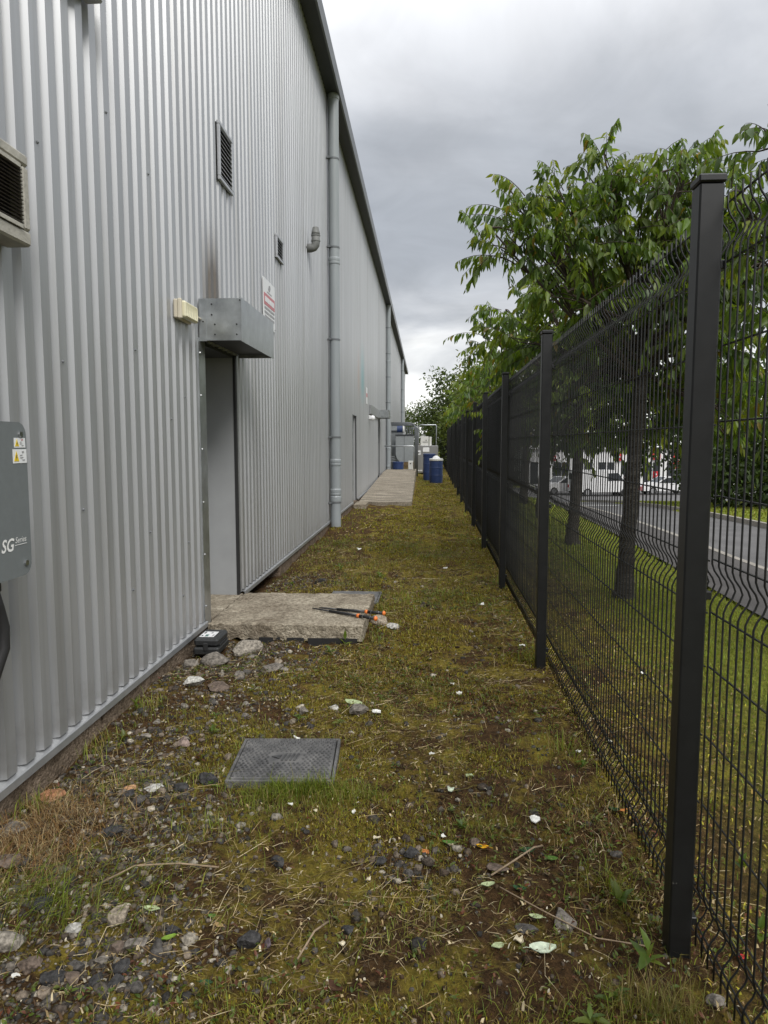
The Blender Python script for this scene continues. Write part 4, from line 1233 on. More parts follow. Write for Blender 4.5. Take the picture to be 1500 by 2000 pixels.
# shrubs and background trees: leaf clumps through lobes
def make_shrub(name, base, lobes, label, seed, n=2600, leaf=.11, tones=None, cat='shrub', group=None, trunk=True, copy_of=None):
    r_ = np.random.default_rng(seed)
    t = empty(name, base, label, cat, group)
    tones = tones or [(.022, .040, .010), (.034, .058, .012), (.048, .078, .016)]
    lob = np.array(lobes)
    w = lob[:, 3] ** 2; w /= w.sum()
    idx = r_.choice(len(lob), n, p=w)
    u = unit(r_.normal(0, 1, (n, 3)))
    rad = lob[idx, 3:4] * (r_.random((n, 1)) ** .45) * r_.uniform(.8, 1.12, (n, 1))
    P = lob[idx, :3] + u * rad
    # clumping
    P += .10 * np.sin(P[:, [1, 2, 0]] * 5.3 + seed)
    P[:, 2] = np.maximum(P[:, 2], .05)
    D = unit(u * .7 + r_.normal(0, .6, (n, 3)) + np.array([[0, 0, -.25]]))
    N = unit(u + r_.normal(0, .6, (n, 3)) + np.array([[0, 0, .5]]))
    L = leaf * r_.uniform(.6, 1.3, n)
    ci = (r_.random(n) * len(tones)).astype(int)
    T = np.array(tones)[ci] * r_.uniform(.7, 1.35, (n, 1))
    V, F, TT = leaf_batch(P, D, N, L, L * .5, T)
    np_mesh('crown', V, F, TT, M['bushleaf'], parent=t, kind='stuff')
    if trunk:
        mb = MB()
        bx = Vector(base)
        for i, l_ in enumerate(lobes[:5]):
            mb.tube([tuple(bx + Vector((l_[0] * .08, l_[1] * .08, -.1))), tuple(bx + Vector((l_[0] * .4, l_[1] * .4, l_[2] * .55))), tuple(bx + Vector(l_[:3]))], [.06, .04, .015], 6)
        mb.build('stems', M['bark'], t)['kind'] = 'stuff'
    return t

def rand_lobes(seed, w, d, h, n):
    r_ = random.Random(seed)
    out = []
    for i in range(n):
        z = h * (.15 + .75 * (i + .5) / n)
        f = math.sin(math.pi * (.18 + .72 * z / h))
        out.append((r_.uniform(-1, 1) * w * .5 * f, r_.uniform(-1, 1) * d * .5 * f, z, r_.uniform(.22, .34) * min(w, h)))
    return out
shrub_spec = [((8.6, 19.2), 3.0, 3.6, 'dense dark shrub nearest the road on the right'), ((10.9, 18.2), 3.2, 4.2, 'tall dense shrub at the right edge beyond the road'),
              ((8.9, 22.8), 3.0, 4.4, 'dense shrub just behind the roadside shrub'), ((12.2, 21.5), 3.4, 5.2, 'tallest dark evergreen mass on the right behind the shrubs'),
              ((10.2, 26.5), 3.4, 5.2, 'loose green tree behind the dense shrubs on the right'), ((14.0, 17.0), 3.4, 4.8, 'broad shrub past the right edge of the grass')]
for k, ((x, y), w, h, lb) in enumerate(shrub_spec):
    make_shrub('shrub', (x, y, zt(x, y)), rand_lobes(50 + k, w, w, h, 14), lb, 60 + k, n=5200, leaf=.17, group='shrubs across the road')

mid_t = [(.040, .062, .014), (.058, .088, .018), (.078, .108, .022)]
make_shrub('tree', (1.6, 41, 0), rand_lobes(81, 3.6, 3.6, 5.6, 16), 'rounded tree above the far end of the fence', 81, n=5200, leaf=.20, tones=mid_t, cat='tree', group='trees beyond the far end')
make_shrub('tree', (2.7, 36, 0), rand_lobes(82, 3.0, 3.0, 4.6, 14), 'small yellowish tree beside the rounded far tree', 82, n=4200, leaf=.19, tones=[(.075, .105, .018), (.10, .13, .02)], cat='tree', group='trees beyond the far end')
make_shrub('tree', (3.2, 50, 0), rand_lobes(83, 4.4, 4.4, 8.0, 16), 'thin taller tree rising behind the rounded far tree', 83, n=2600, leaf=.22, tones=mid_t, cat='tree', group='trees beyond the far end')
make_shrub('tree', (-.2, 60, 0), rand_lobes(84, 5.0, 4, 4.6, 14), 'low trees closing the end of the strip behind the equipment', 84, n=4200, leaf=.24, tones=mid_t, cat='tree', group='trees beyond the far end')
make_shrub('tree', (-1.6, 66, 0), rand_lobes(87, 5.0, 4, 4.4, 14), 'low trees beyond the warehouse corner behind the pipes', 87, n=3600, leaf=.24, tones=mid_t, cat='tree', group='trees beyond the far end')
for k, (x, y, w, h, lb) in enumerate(((9, 90, 9, 9, 'distant tree behind the white building, left'), (20, 92, 10, 10, 'distant tree behind the middle of the white building'), (32, 90, 10, 9, 'distant tree behind the white building, right'), (6, 72, 6, 7, 'tree beside the left end of the white building'))):
    make_shrub('tree', (x, y, zt(x, y)), rand_lobes(90 + k, w, w, h, 16), lb, 90 + k, n=3500, leaf=.42, cat='tree', group='distant trees past the car park')

# ------------------------------------------------------------------ far building and cars
zc = -2.75
bd = empty('white_building', (19, 70, zc), 'white low commercial building with red sign panels beyond the car park', 'building')
MB().box(9.5, 30, 70, 84, zc - .2, zc + 3.6).build('wall', M['bldg_white'], bd)
MB().box(9.2, 30.3, 69.7, 84.3, zc + 3.602, zc + 3.85).build('roof_edge', M['bldg_white'], bd)
for (x0, x1, z0, z1) in ((12.0, 12.6, 2.5, 3.0), (18.3, 18.8, 2.5, 3.2), (21.6, 22.4, 2.6, 3.2), (23.6, 24.1, 1.8, 3.3), (21.8, 22.2, .9, 1.5)):
    sp_ = MB().box(x0, x1, 69.80, 69.92, zc + z0, zc + z1).build('sign_panel', M['bldg_red'], bd)
    MB().box(x0 + (x1 - x0) * .3, x0 + (x1 - x0) * .7, 69.78, 69.799, zc + z0 + (z1 - z0) * .4, zc + z0 + (z1 - z0) * .65).build('sign_mark', M['bldg_white'], sp_)
for k in range(9):
    x0 = 10.2 + k * 2.15
    w_ = MB().box(x0, x0 + 1.5, 69.94, 69.995, zc + .25, zc + 2.35).build('window', M['car_glass'], bd)
    MB().box(x0 + .72, x0 + .78, 69.90, 69.939, zc + .25, zc + 2.35).build('mullion', M['bldg_white'], w_)

def car(loc, rz, paint, label, kind='car'):
    L, W, H = (4.3, 1.78, 1.48) if kind == 'car' else (4.9, 1.95, 2.05)
    c = empty(kind, (0, 0, 0), label, kind if kind == 'car' else 'van', 'vehicles in the car park')
    hw = W / 2
    if kind == 'car':
        side = [(-2.12, .30), (-2.15, .62), (-2.02, .86), (-1.72, .93), (-1.05, 1.42), (-.55, 1.48), (.25, 1.46), (1.0, .98), (1.85, .84), (2.12, .66), (2.15, .32)]
        glass = [(-1.58, .96), (-1.02, 1.36), (-.55, 1.42), (.22, 1.40), (.86, .98)]
        wx = (-1.32, 1.34)
    else:
        side = [(-2.42, .35), (-2.45, 1.2), (-2.40, 1.98), (-2.2, 2.05), (.9, 2.05), (1.15, 1.95), (1.75, 1.2), (2.35, 1.02), (2.45, .75), (2.45, .35)]
        glass = [(.15, 1.22), (.15, 1.82), (.95, 1.86), (1.42, 1.24)]
        wx = (-1.5, 1.55)
    MB().prism([(p[0], p[1]) for p in side], 1, -hw, hw).build('body', M[paint], c)
    body = children(c)[0]
    for sgn in (-1, 1):
        y0, y1 = (hw + .002, hw + .012) if sgn > 0 else (-hw - .012, -hw - .002)
        MB().prism(glass, 1, y0, y1).build('side_window', M['car_glass'], c)
        for x in wx:
            wy = sgn * (hw - .09)
            wmb = MB().tube([(x, wy - .10, .32), (x, wy + .11, .32)], .32, 18)
            w_ = wmb.build('wheel', M['tyre'], c, smooth=False)
            MB().tube([(x, wy + sgn * .112, .32), (x, wy + sgn * .12, .32)], .20, 14).build('rim', M['rim'], w_)
        fx = 2.13 if kind == 'car' else 2.455
        MB().box(fx - .03, fx + .03, sgn * hw * .82 - .16, sgn * hw * .82 + .16, .66, .80, .01).build('headlight', M['headlamp'], c)
        MB().box(-fx - .03, -fx + .03, sgn * hw * .86 - .11, sgn * hw * .86 + .11, .62, .86, .01).build('tail_light', M['taillamp'], c)
    # windscreen and rear window laid just proud of the sloping body
    def pane(a, b_, inset):
        d = Vector((b_[0] - a[0], 0, b_[1] - a[1])); nrm = Vector((-d.z, 0, d.x)).normalized()
        if nrm.z < 0: nrm = -nrm
        o_ = nrm * .006
        q = []
        for (p, i_) in ((a, .05), (b_, .05)):
            q += [(p[0] + o_.x, -hw + inset, p[1] + o_.z), (p[0] + o_.x, hw - inset, p[1] + o_.z)]
        q2 = [(v[0] + o_.x, v[1], v[2] + o_.z) for v in q]
        MB().add(q + q2, [(0, 1, 3, 2), (4, 6, 7, 5), (0, 4, 5, 1), (2, 3, 7, 6), (0, 2, 6, 4), (1, 5, 7, 3)]).build('windscreen', M['car_glass'], c)
    if kind == 'car':
        pane((.95, 1.01), (.30, 1.43), .12); pane((-1.66, .98), (-1.10, 1.385), .14)
    else:
        pane((1.70, 1.26), (1.19, 1.90), .14)
        MB().box(-2.462, -2.452, -hw + .2, hw - .2, 1.3, 1.8).build('rear_window', M['car_glass'], c)
    c.location = loc
    c.rotation_euler = (0, 0, rz)
    return c
# vehicles stand on the car park
def cpz(x, y): return -2.75 * float(sstep(9, 62, np.array(float(y)))) * float(sstep(1.3, 4.5, np.array(max(float(x), 3.0)))) - .066
for (x, y, rz, p_, lb, kd) in ((11.5, 60.5, R(200), 'car_white', 'white parked car farthest left in the car park', 'car'),
                               (14.2, 58.5, R(8), 'car_white', 'white parked van between the two fenced tree trunks', 'van'),
                               (16.6, 60.5, R(75), 'car_red', 'red parked car to the right of the white van', 'car'),
                               (20.0, 61.0, R(185), 'car_white', 'white parked car farthest right beside the shrubs', 'car')):
    car((x, y, cpz(x, y)), rz, p_, lb, kd)

# ------------------------------------------------------------------ plant at the far end
bt = empty('storage_tank', (-.85, 30, 0), 'grey steel tank with rounded lower corner at the strip end', 'tank')
pts = [(-.47, .64), (-.47, 1.72), (-1.20, 1.72), (-1.20, .95), (-1.15, .78), (-1.05, .68), (-.92, .64)]
MB().prism(pts, 1, 29.6, 30.6).build('tank_body', M['tank'], bt)
MB().box(-1.23, -.44, 29.57, 30.63, 1.722, 1.765).build('tank_lid', M['soffit'], bt)
MB().box(-.855, -.845, 29.585, 29.599, .66, 1.71).build('tank_seam', M['soffit'], bt)
for x in (-1.12, -.52):
    for y in (29.7, 30.5):
        MB().box(x - .025, x + .025, y - .025, y + .025, .0, .66 if x > -1 else .80).build('leg', M['tank'], bt)
for k in range(4):
    MB().tube([(-1.20, 29.7, .86 - .07 * k), (-1.34, 29.62, .85 - .07 * k), (-1.45, 29.6, .84 - .07 * k)], .02, 8).build('side_pipe', M['pipe_dk'], bt)
mo = empty('pump_motor', (-1.05, 30, 1.77), 'blue pump motor standing on the grey tank', 'motor')
MB().tube([(-1.16, 30, 1.98), (-.92, 30, 1.98)], [.15, .15], 18).build('motor_body', M['blue_drum'], mo)
MB().tube([(-.918, 30, 1.98), (-.86, 30, 1.98)], [.17, .10], 18).build('fan_cowl', M['offwhite'], mo)
MB().box(-1.14, -.92, 29.9, 30.1, 1.767, 1.85).build('motor_foot', M['pipe_dk'], mo)
pf = empty('pipe_frame', (-.8, 30.4, 0), 'grey overhead pipes bending down over the grey tank', 'pipework')
for k in range(3):
    xo = .05 * k
    MB().tube([(-1.42, 30.2 + .12 * k, 2.26 - .05 * k), (-.62 + xo, 30.2 + .12 * k, 2.26 - .05 * k), (-.48 + xo, 30.2 + .12 * k, 2.20 - .05 * k), (-.42 + xo, 30.2 + .12 * k, 2.05), (-.41 + xo, 30.2 + .12 * k, .0)], .026, 10).build('pipe', M['pipe_dk'], pf, smooth=True)
for k in range(5):
    MB().tube([(-.80 + .07 * k, 30.2, 2.1), (-.80 + .07 * k, 30.2, 1.77)], .018, 8).build('valve_riser', M['pipe_dk'], pf)
MB().box(-1.45, -.95, 30.8, 30.85, 1.95, 2.26).build('cable_tray', M['tank'], pf)
MB().box(-1.45, -1.12, 30.9, 31.2, .0, 2.0).build('duct', M['tank'], pf)
cb = empty('steel_cabinet', (.08, 33.2, 0), 'brushed steel control cabinet at the end of the strip', 'cabinet')
body = MB().box(-.46, .60, 32.9, 33.6, .06, 1.30, .008).build('cabinet_body', M['stainless'], cb)
MB().box(-.42, .56, 32.95, 33.55, .0, .058).build('plinth', M['void'], cb)
MB().box(-.09, .20, 32.885, 32.898, 1.02, 1.22).build('notice', M['label_white'], cb)
MB().box(-.35, -.20, 32.885, 32.898, .88, 1.08).build('isolator', M['label_white'], cb)
MB().lathe((-.275, 32.88, .98), [(.03, -.02), (.04, 0), (.03, .02)], 10).build('isolator_knob', M['rubber'], cb)
for k in range(4):
    MB().box(-.38 + .07 * k, -.33 + .07 * k, 32.885, 32.898, .14, .19).build('vent_slot', M['label_white'], cb)
wb = empty('control_box', (.06, 33.2, 1.3), 'off white control boxes on top of the steel cabinet', 'control box')
MB().box(-.20, .165, 33.0, 33.4, 1.302, 1.72, .006).build('box_body', M['offwhite'], wb)
MB().box(.20, .30, 33.05, 33.3, 1.302, 1.70, .006).build('side_box', M['offwhite'], wb)
MB().box(-.10, .14, 32.985, 32.999, 1.46, 1.475).build('panel_line', M['ink'], wb)
MB().box(.03, .08, 32.985, 32.999, 1.53, 1.56).build('display', M['ink'], wb)
sf = empty('support_frame', (.1, 33.8, 0), 'pale steel pipe frame above the steel cabinet', 'frame')
MB().tube([(-.30, 33.75, 0), (-.30, 33.75, 2.18), (-.22, 33.75, 2.26), (.50, 33.75, 2.26), (.525, 33.75, 2.23), (.525, 33.75, 0)], .024, 10).build('hoop', M['galv'], sf, smooth=True)
MB().tube([(-.30, 33.7, 2.05), (-.42, 33.6, 2.05), (-.6, 33.5, 2.12)], .028, 10).build('branch_pipe', M['pipe_dk'], sf, smooth=True)
hr = empty('handrail', (-.9, 27.2, .375), 'grey tubular handrail across the end of the ramp', 'handrail')
MB().tube([(-1.53, 27.2, 1.30), (-.44, 27.2, 1.30), (-.405, 27.2, 1.27), (-.405, 27.2, .376)], .022, 10).build('rail', M['galv'], hr, smooth=True)
dr = empty('drum', (-1.06, 28.5, .375), 'short blue plastic drum under the grey tank', 'drum', 'blue plastic drums')
MB().lathe((-1.06, 28.5, .377), [(.20, 0), (.215, .01), (.215, .24), (.225, .25), (.225, .29), (.205, .30), (.05, .305)], 22).build('drum_body', M['blue_drum'], dr, smooth=False)
bx_ = empty('white_canister', (-.56, 28.2, .375), 'white plastic canister with black cap on the ramp landing', 'canister')
MB().box(-.65, -.47, 28.1, 28.3, .377, .72, .015).build('canister_body', M['offwhite'], bx_)
MB().lathe((-.56, 28.09, .62), [(.02, -.02), (.03, 0), (.02, .02)], 10).build('cap', M['rubber'], bx_)

def drum(x, y, h, r, label, lid, tilt=0):
    d = empty('drum', (x, y, 0), label, 'drum', 'blue plastic drums')
    prof = [(r * .93, 0), (r * .98, .02), (r, h * .3), (r * 1.03, h * .33), (r, h * .36), (r, h * .62), (r * 1.03, h * .65), (r, h * .68), (r * .985, h * .92), (r * 1.02, h * .94), (r * 1.02, h * .98), (r * .94, h)]
    MB().lathe((x, y, 0), prof, 26).build('drum_body', M['blue_drum'], d, smooth=False)
    if lid:
        MB().lathe((x, y, h), [(r * 1.03, -.05), (r * 1.06, -.03), (r * 1.06, .012), (r * .9, .03)], 26).build('lid', M['offwhite'], d)
        MB().lathe((x, y, h + .03), [(r * .62, 0), (r * .40, .07), (r * .12, .10)], 22).build('lid_funnel', M['label_white'], d)
    else:
        MB().lathe((x, y, h), [(r * .9, .001), (r * 1.05, .004), (r * 1.04, .04), (r * .85, .06)], 26).build('lid', M['blue_drum'], d)
    d.rotation_euler = (0, tilt, 0)
drum(.40, 25.5, .84, .235, 'blue plastic drum with white lid beside the fence', True)
drum(.17, 27.2, .96, .235, 'taller all blue plastic drum just behind the white lidded one', False)

# ------------------------------------------------------------------ stones, flakes and leaves lying about
_ico_v = None
def ico():
    global _ico_v
    t = (1 + 5 ** .5) / 2
    v = np.array([(-1, t, 0), (1, t, 0), (-1, -t, 0), (1, -t, 0), (0, -1, t), (0, 1, t), (0, -1, -t), (0, 1, -t), (t, 0, -1), (t, 0, 1), (-t, 0, -1), (-t, 0, 1)], float)
    v /= np.linalg.norm(v[0])
    f = [(0, 11, 5), (0, 5, 1), (0, 1, 7), (0, 7, 10), (0, 10, 11), (1, 5, 9), (5, 11, 4), (11, 10, 2), (10, 7, 6), (7, 1, 8), (3, 9, 4), (3, 4, 2), (3, 2, 6), (3, 6, 8), (3, 8, 9), (4, 9, 5), (2, 4, 11), (6, 2, 10), (8, 6, 7), (9, 8, 1)]
    return v, f
def ico2():
    v, f = ico(); v = [tuple(p) for p in v]; cache = {}; out = []
    def midp(a, b_):
        k = (min(a, b_), max(a, b_))
        if k not in cache:
            m_ = np.array(v[a]) + np.array(v[b_]); m_ /= np.linalg.norm(m_); cache[k] = len(v); v.append(tuple(m_))
        return cache[k]
    for a, b_, c in f:
        x, y, z = midp(a, b_), midp(b_, c), midp(c, a)
        out += [(a, x, z), (b_, y, x), (c, z, y), (x, y, z)]
    return np.array(v), out
IC2 = ico2()
def finer(vf):
    v, f = [tuple(p) for p in vf[0]], vf[1]; cache = {}; out = []
    def midp(a, b_):
        k = (min(a, b_), max(a, b_))
        if k not in cache:
            m_ = np.array(v[a]) + np.array(v[b_]); m_ /= np.linalg.norm(m_); cache[k] = len(v); v.append(tuple(m_))
        return cache[k]
    for a, b_, c in f:
        x, y, z = midp(a, b_), midp(b_, c), midp(c, a)
        out += [(a, x, z), (b_, y, x), (c, z, y), (x, y, z)]
    return np.array(v), out
IC3 = finer(IC2)
def stone_at(x, y, w, h, tint, label, cat='stone', group=None, seed=0, name='stone', m=None, sink=.33, flat=1.0):
    r_ = np.random.default_rng(seed)
    v, f = IC3 if w > .035 else IC2
    p = v.copy()
    # angular: clip by random planes
    for _ in range(12):
        nrm = unit(r_.normal(0, 1, (1, 3)))[0]; d = r_.uniform(.42, .80)
        over_ = p @ nrm - d
        p -= np.where(over_ > 0, over_, 0)[:, None] * nrm
    p *= 1 + r_.normal(0, .018, (len(p), 1))
    p *= np.array([w / 2, w / 2 * r_.uniform(.65, 1.0), h / 2])
    a = r_.uniform(0, 3.14); ca, sa = math.cos(a * .3), math.sin(a * .3)
    p[:, :2] = p[:, :2] @ np.array([[ca, sa], [-sa, ca]])
    z = zt(x, y) + h * (.5 - sink)
    mb = MB(); mb.add([(x + q[0], y + q[1], z + q[2]) for q in p], f, tint)
    o = mb.build(name, m or M['stone'], None, label=label, cat=cat, group=group, loc=(x, y, z))
    return o

# (x, y, width, height, tint, label)
G1, G2, G3 = (.046, .045, .045), (.080, .074, .068), (.165, .148, .128)
PALE, BUFF, RUST, BROWN = (.42, .41, .38), (.30, .255, .20), (.30, .15, .08), (.13, .10, .08)
ORCH, PINK, PALE2, CREAM, PURP = (.42, .24, .13), (.26, .20, .175), (.25, .225, .19), (.55, .51, .40), (.10, .08, .09)
STONES = [
    (-1.477, 2.678, 0.105, 0.065, RUST, 'rust orange brick lump against the wall at the left'),
    (-1.166, 2.654, 0.061, 0.048, G1, 'dark stone left of three below the pale orange chip'),
    (-1.093, 2.586, 0.052, 0.041, G2, 'dark stone in the trio near the pale orange chip, nearest camera'),
    (-1.092, 2.730, 0.079, 0.028, PALE, 'flat whitish stone flake left of the studded cover'),
    (-1.185, 2.725, 0.054, 0.027, ORCH, 'small pale orange chip beside the flat whitish flake'),
    (-0.882, 2.790, 0.072, 0.065, G1, 'dark angular stone touching the studded cover on its left'),
    (-0.977, 2.715, 0.062, 0.044, G1, 'dark stone between whitish flake and studded cover'),
    (-1.094, 2.373, 0.066, 0.043, G1, 'smooth dark rounded stone in the grass by the wall'),
    (-1.467, 2.382, 0.090, 0.055, G3, 'grey speckled stone in dry grass at the left edge'),
    (-1.120, 3.166, 0.066, 0.042, PINK, 'pinkish grey chip standing near the wall plinth'),
    (-1.343, 3.951, 0.140, 0.054, PALE, 'long white rubble chip by the plinth below the case'),
    (-1.460, 4.265, 0.110, 0.062, G3, 'grey rubble lump just below the tool case'),
    (-1.180, 3.935, 0.140, 0.054, BROWN, 'brown grey rubble lump right of the long white chip'),
    (-1.191, 4.642, 0.205, 0.105, PALE2, 'large pale broken concrete lump below the step'),
    (-1.309, 4.377, 0.185, 0.088, G3, 'grey broken rubble right beneath the tool case'),
    (-0.930, 4.453, 0.060, 0.046, BUFF, 'small buff pebble below the step edge'),
    (-0.943, 4.254, 0.165, 0.055, G3, 'flat grey stone below the middle of the step'),
    (-0.347, 5.411, 0.135, 0.079, BUFF, 'buff rubble lump under the orange pole knobs'),
    (-0.233, 5.325, 0.110, 0.053, PALE, 'pale rubble lump right of the orange pole knobs'),
    (-0.484, 3.693, 0.056, 0.034, PALE, 'white stone chip up from the studded cover'),
    (-0.627, 3.589, 0.070, 0.047, G3, 'pale grey rounded stone above the studded cover'),
    (-0.332, 3.585, 0.132, 0.045, G3, 'flat grey stone with white flakes beside it'),
    (-0.652, 3.464, 0.037, 0.028, BUFF, 'tiny buff pebble left of the pale grey stone'),
    (-0.271, 3.426, 0.041, 0.027, G2, 'small grey stone in the moss below the flat grey one'),
    (-0.483, 2.251, 0.046, 0.036, G1, 'dark round pebble alone in the moss, lower centre'),
    (0.177, 2.387, 0.044, 0.028, BROWN, 'brown stone beside the yellow leaf'),
    (-1.373, 2.169, 0.087, 0.052, BROWN, 'big brown stone at the left edge in the grass'),
    (-1.322, 2.195, 0.054, 0.043, G1, 'black stone right of the big brown edge stone'),
    (-1.269, 2.169, 0.043, 0.030, G1, 'second black stone by the big brown edge stone'),
    (-1.135, 1.969, 0.057, 0.036, G1, 'dark stone sunk in the long green grass'),
    (-0.870, 1.902, 0.062, 0.056, BUFF, 'pointed tan stone, lower left'),
    (-0.990, 1.856, 0.041, 0.033, PALE, 'white quartz stone, lower left'),
    (-0.886, 1.981, 0.028, 0.017, CREAM, 'small cream pebble above the pointed tan stone'),
    (-0.699, 1.864, 0.041, 0.037, G1, 'black stone right of the pointed tan stone'),
    (-0.781, 1.799, 0.064, 0.033, G3, 'flat grey stone in the lower left rubble'),
    (-0.714, 1.767, 0.049, 0.049, G2, 'upright dark grey stone beside the bright green leaf'),
    (-0.959, 1.694, 0.062, 0.037, G1, 'large dark stone left of the brown one, bottom left'),
    (-0.908, 1.694, 0.050, 0.041, BROWN, 'brown rounded stone in the bottom left rubble'),
    (-0.838, 1.668, 0.047, 0.033, G1, 'dark stone right of the brown rounded stone'),
    (-0.777, 1.701, 0.061, 0.037, G1, 'wide dark stone in the middle of the bottom left rubble'),
    (-0.776, 1.650, 0.041, 0.037, G1, 'black stone in front of the wide dark stone'),
    (-0.726, 1.652, 0.041, 0.029, G2, 'grey stone at the front right of the bottom left rubble'),
    (-1.134, 1.790, 0.088, 0.053, PALE2, 'large pale grey lump at the bottom left edge'),
    (-1.043, 1.732, 0.062, 0.031, BROWN, 'brown grey lump below the large pale lump'),
    (-0.919, 1.743, 0.046, 0.028, G2, 'dark flat stone above the brown rounded stone'),
    (-0.858, 1.755, 0.042, 0.026, G3, 'grey chip near the flat grey stone'),
    (-0.833, 1.796, 0.037, 0.034, BROWN, 'reddish brown upright stone by the flat grey one'),
    (-0.473, 1.816, 0.057, 0.046, G1, 'black angular stone alone at the bottom centre left'),
    (-0.425, 1.824, 0.031, 0.026, PURP, 'small purplish stone touching the black angular one'),
    (-0.212, 1.917, 0.042, 0.030, G1, 'dark round stone at the bottom centre'),
    (0.306, 1.991, 0.062, 0.022, G2, 'flat dark slate lying near the white leaf'),
    (0.253, 2.264, 0.073, 0.029, BROWN, 'flat brown grey stone below the yellow leaf'),
    (0.421, 2.048, 0.078, 0.032, G3, 'grey crumbling lump at the lower right'),
    (-0.042, 2.343, 0.061, 0.037, G1, 'dark stone in the small gravel patch, right'),
    (-0.138, 2.277, 0.045, 0.028, G1, 'dark stone in the small gravel patch, left'),
    (-0.048, 2.230, 0.041, 0.026, G2, 'dark stone below the small gravel patch'),
    (0.740, 1.710, 0.053, 0.027, G3, 'grey stone at the foot of the nearest fence panel'),
    (0.663, 2.368, 0.047, 0.028, G2, 'grey stone by the fence bottom wire'),
    (-1.126, 3.656, 0.060, 0.036, G2, 'dark chip in the soil by the plinth'),
    (-1.094, 4.120, 0.092, 0.046, G3, 'grey rubble piece below the large concrete lump'),
    (-1.043, 7.037, 0.115, 0.080, G1, 'black lump behind the step'),
]
for k, (x, y, w, h, c, lb) in enumerate(STONES):
    stone_at(x, y, w * 1.2, h * 1.3, c, lb, group='stones lying on the strip', seed=200 + k, name='stone', sink=.24)

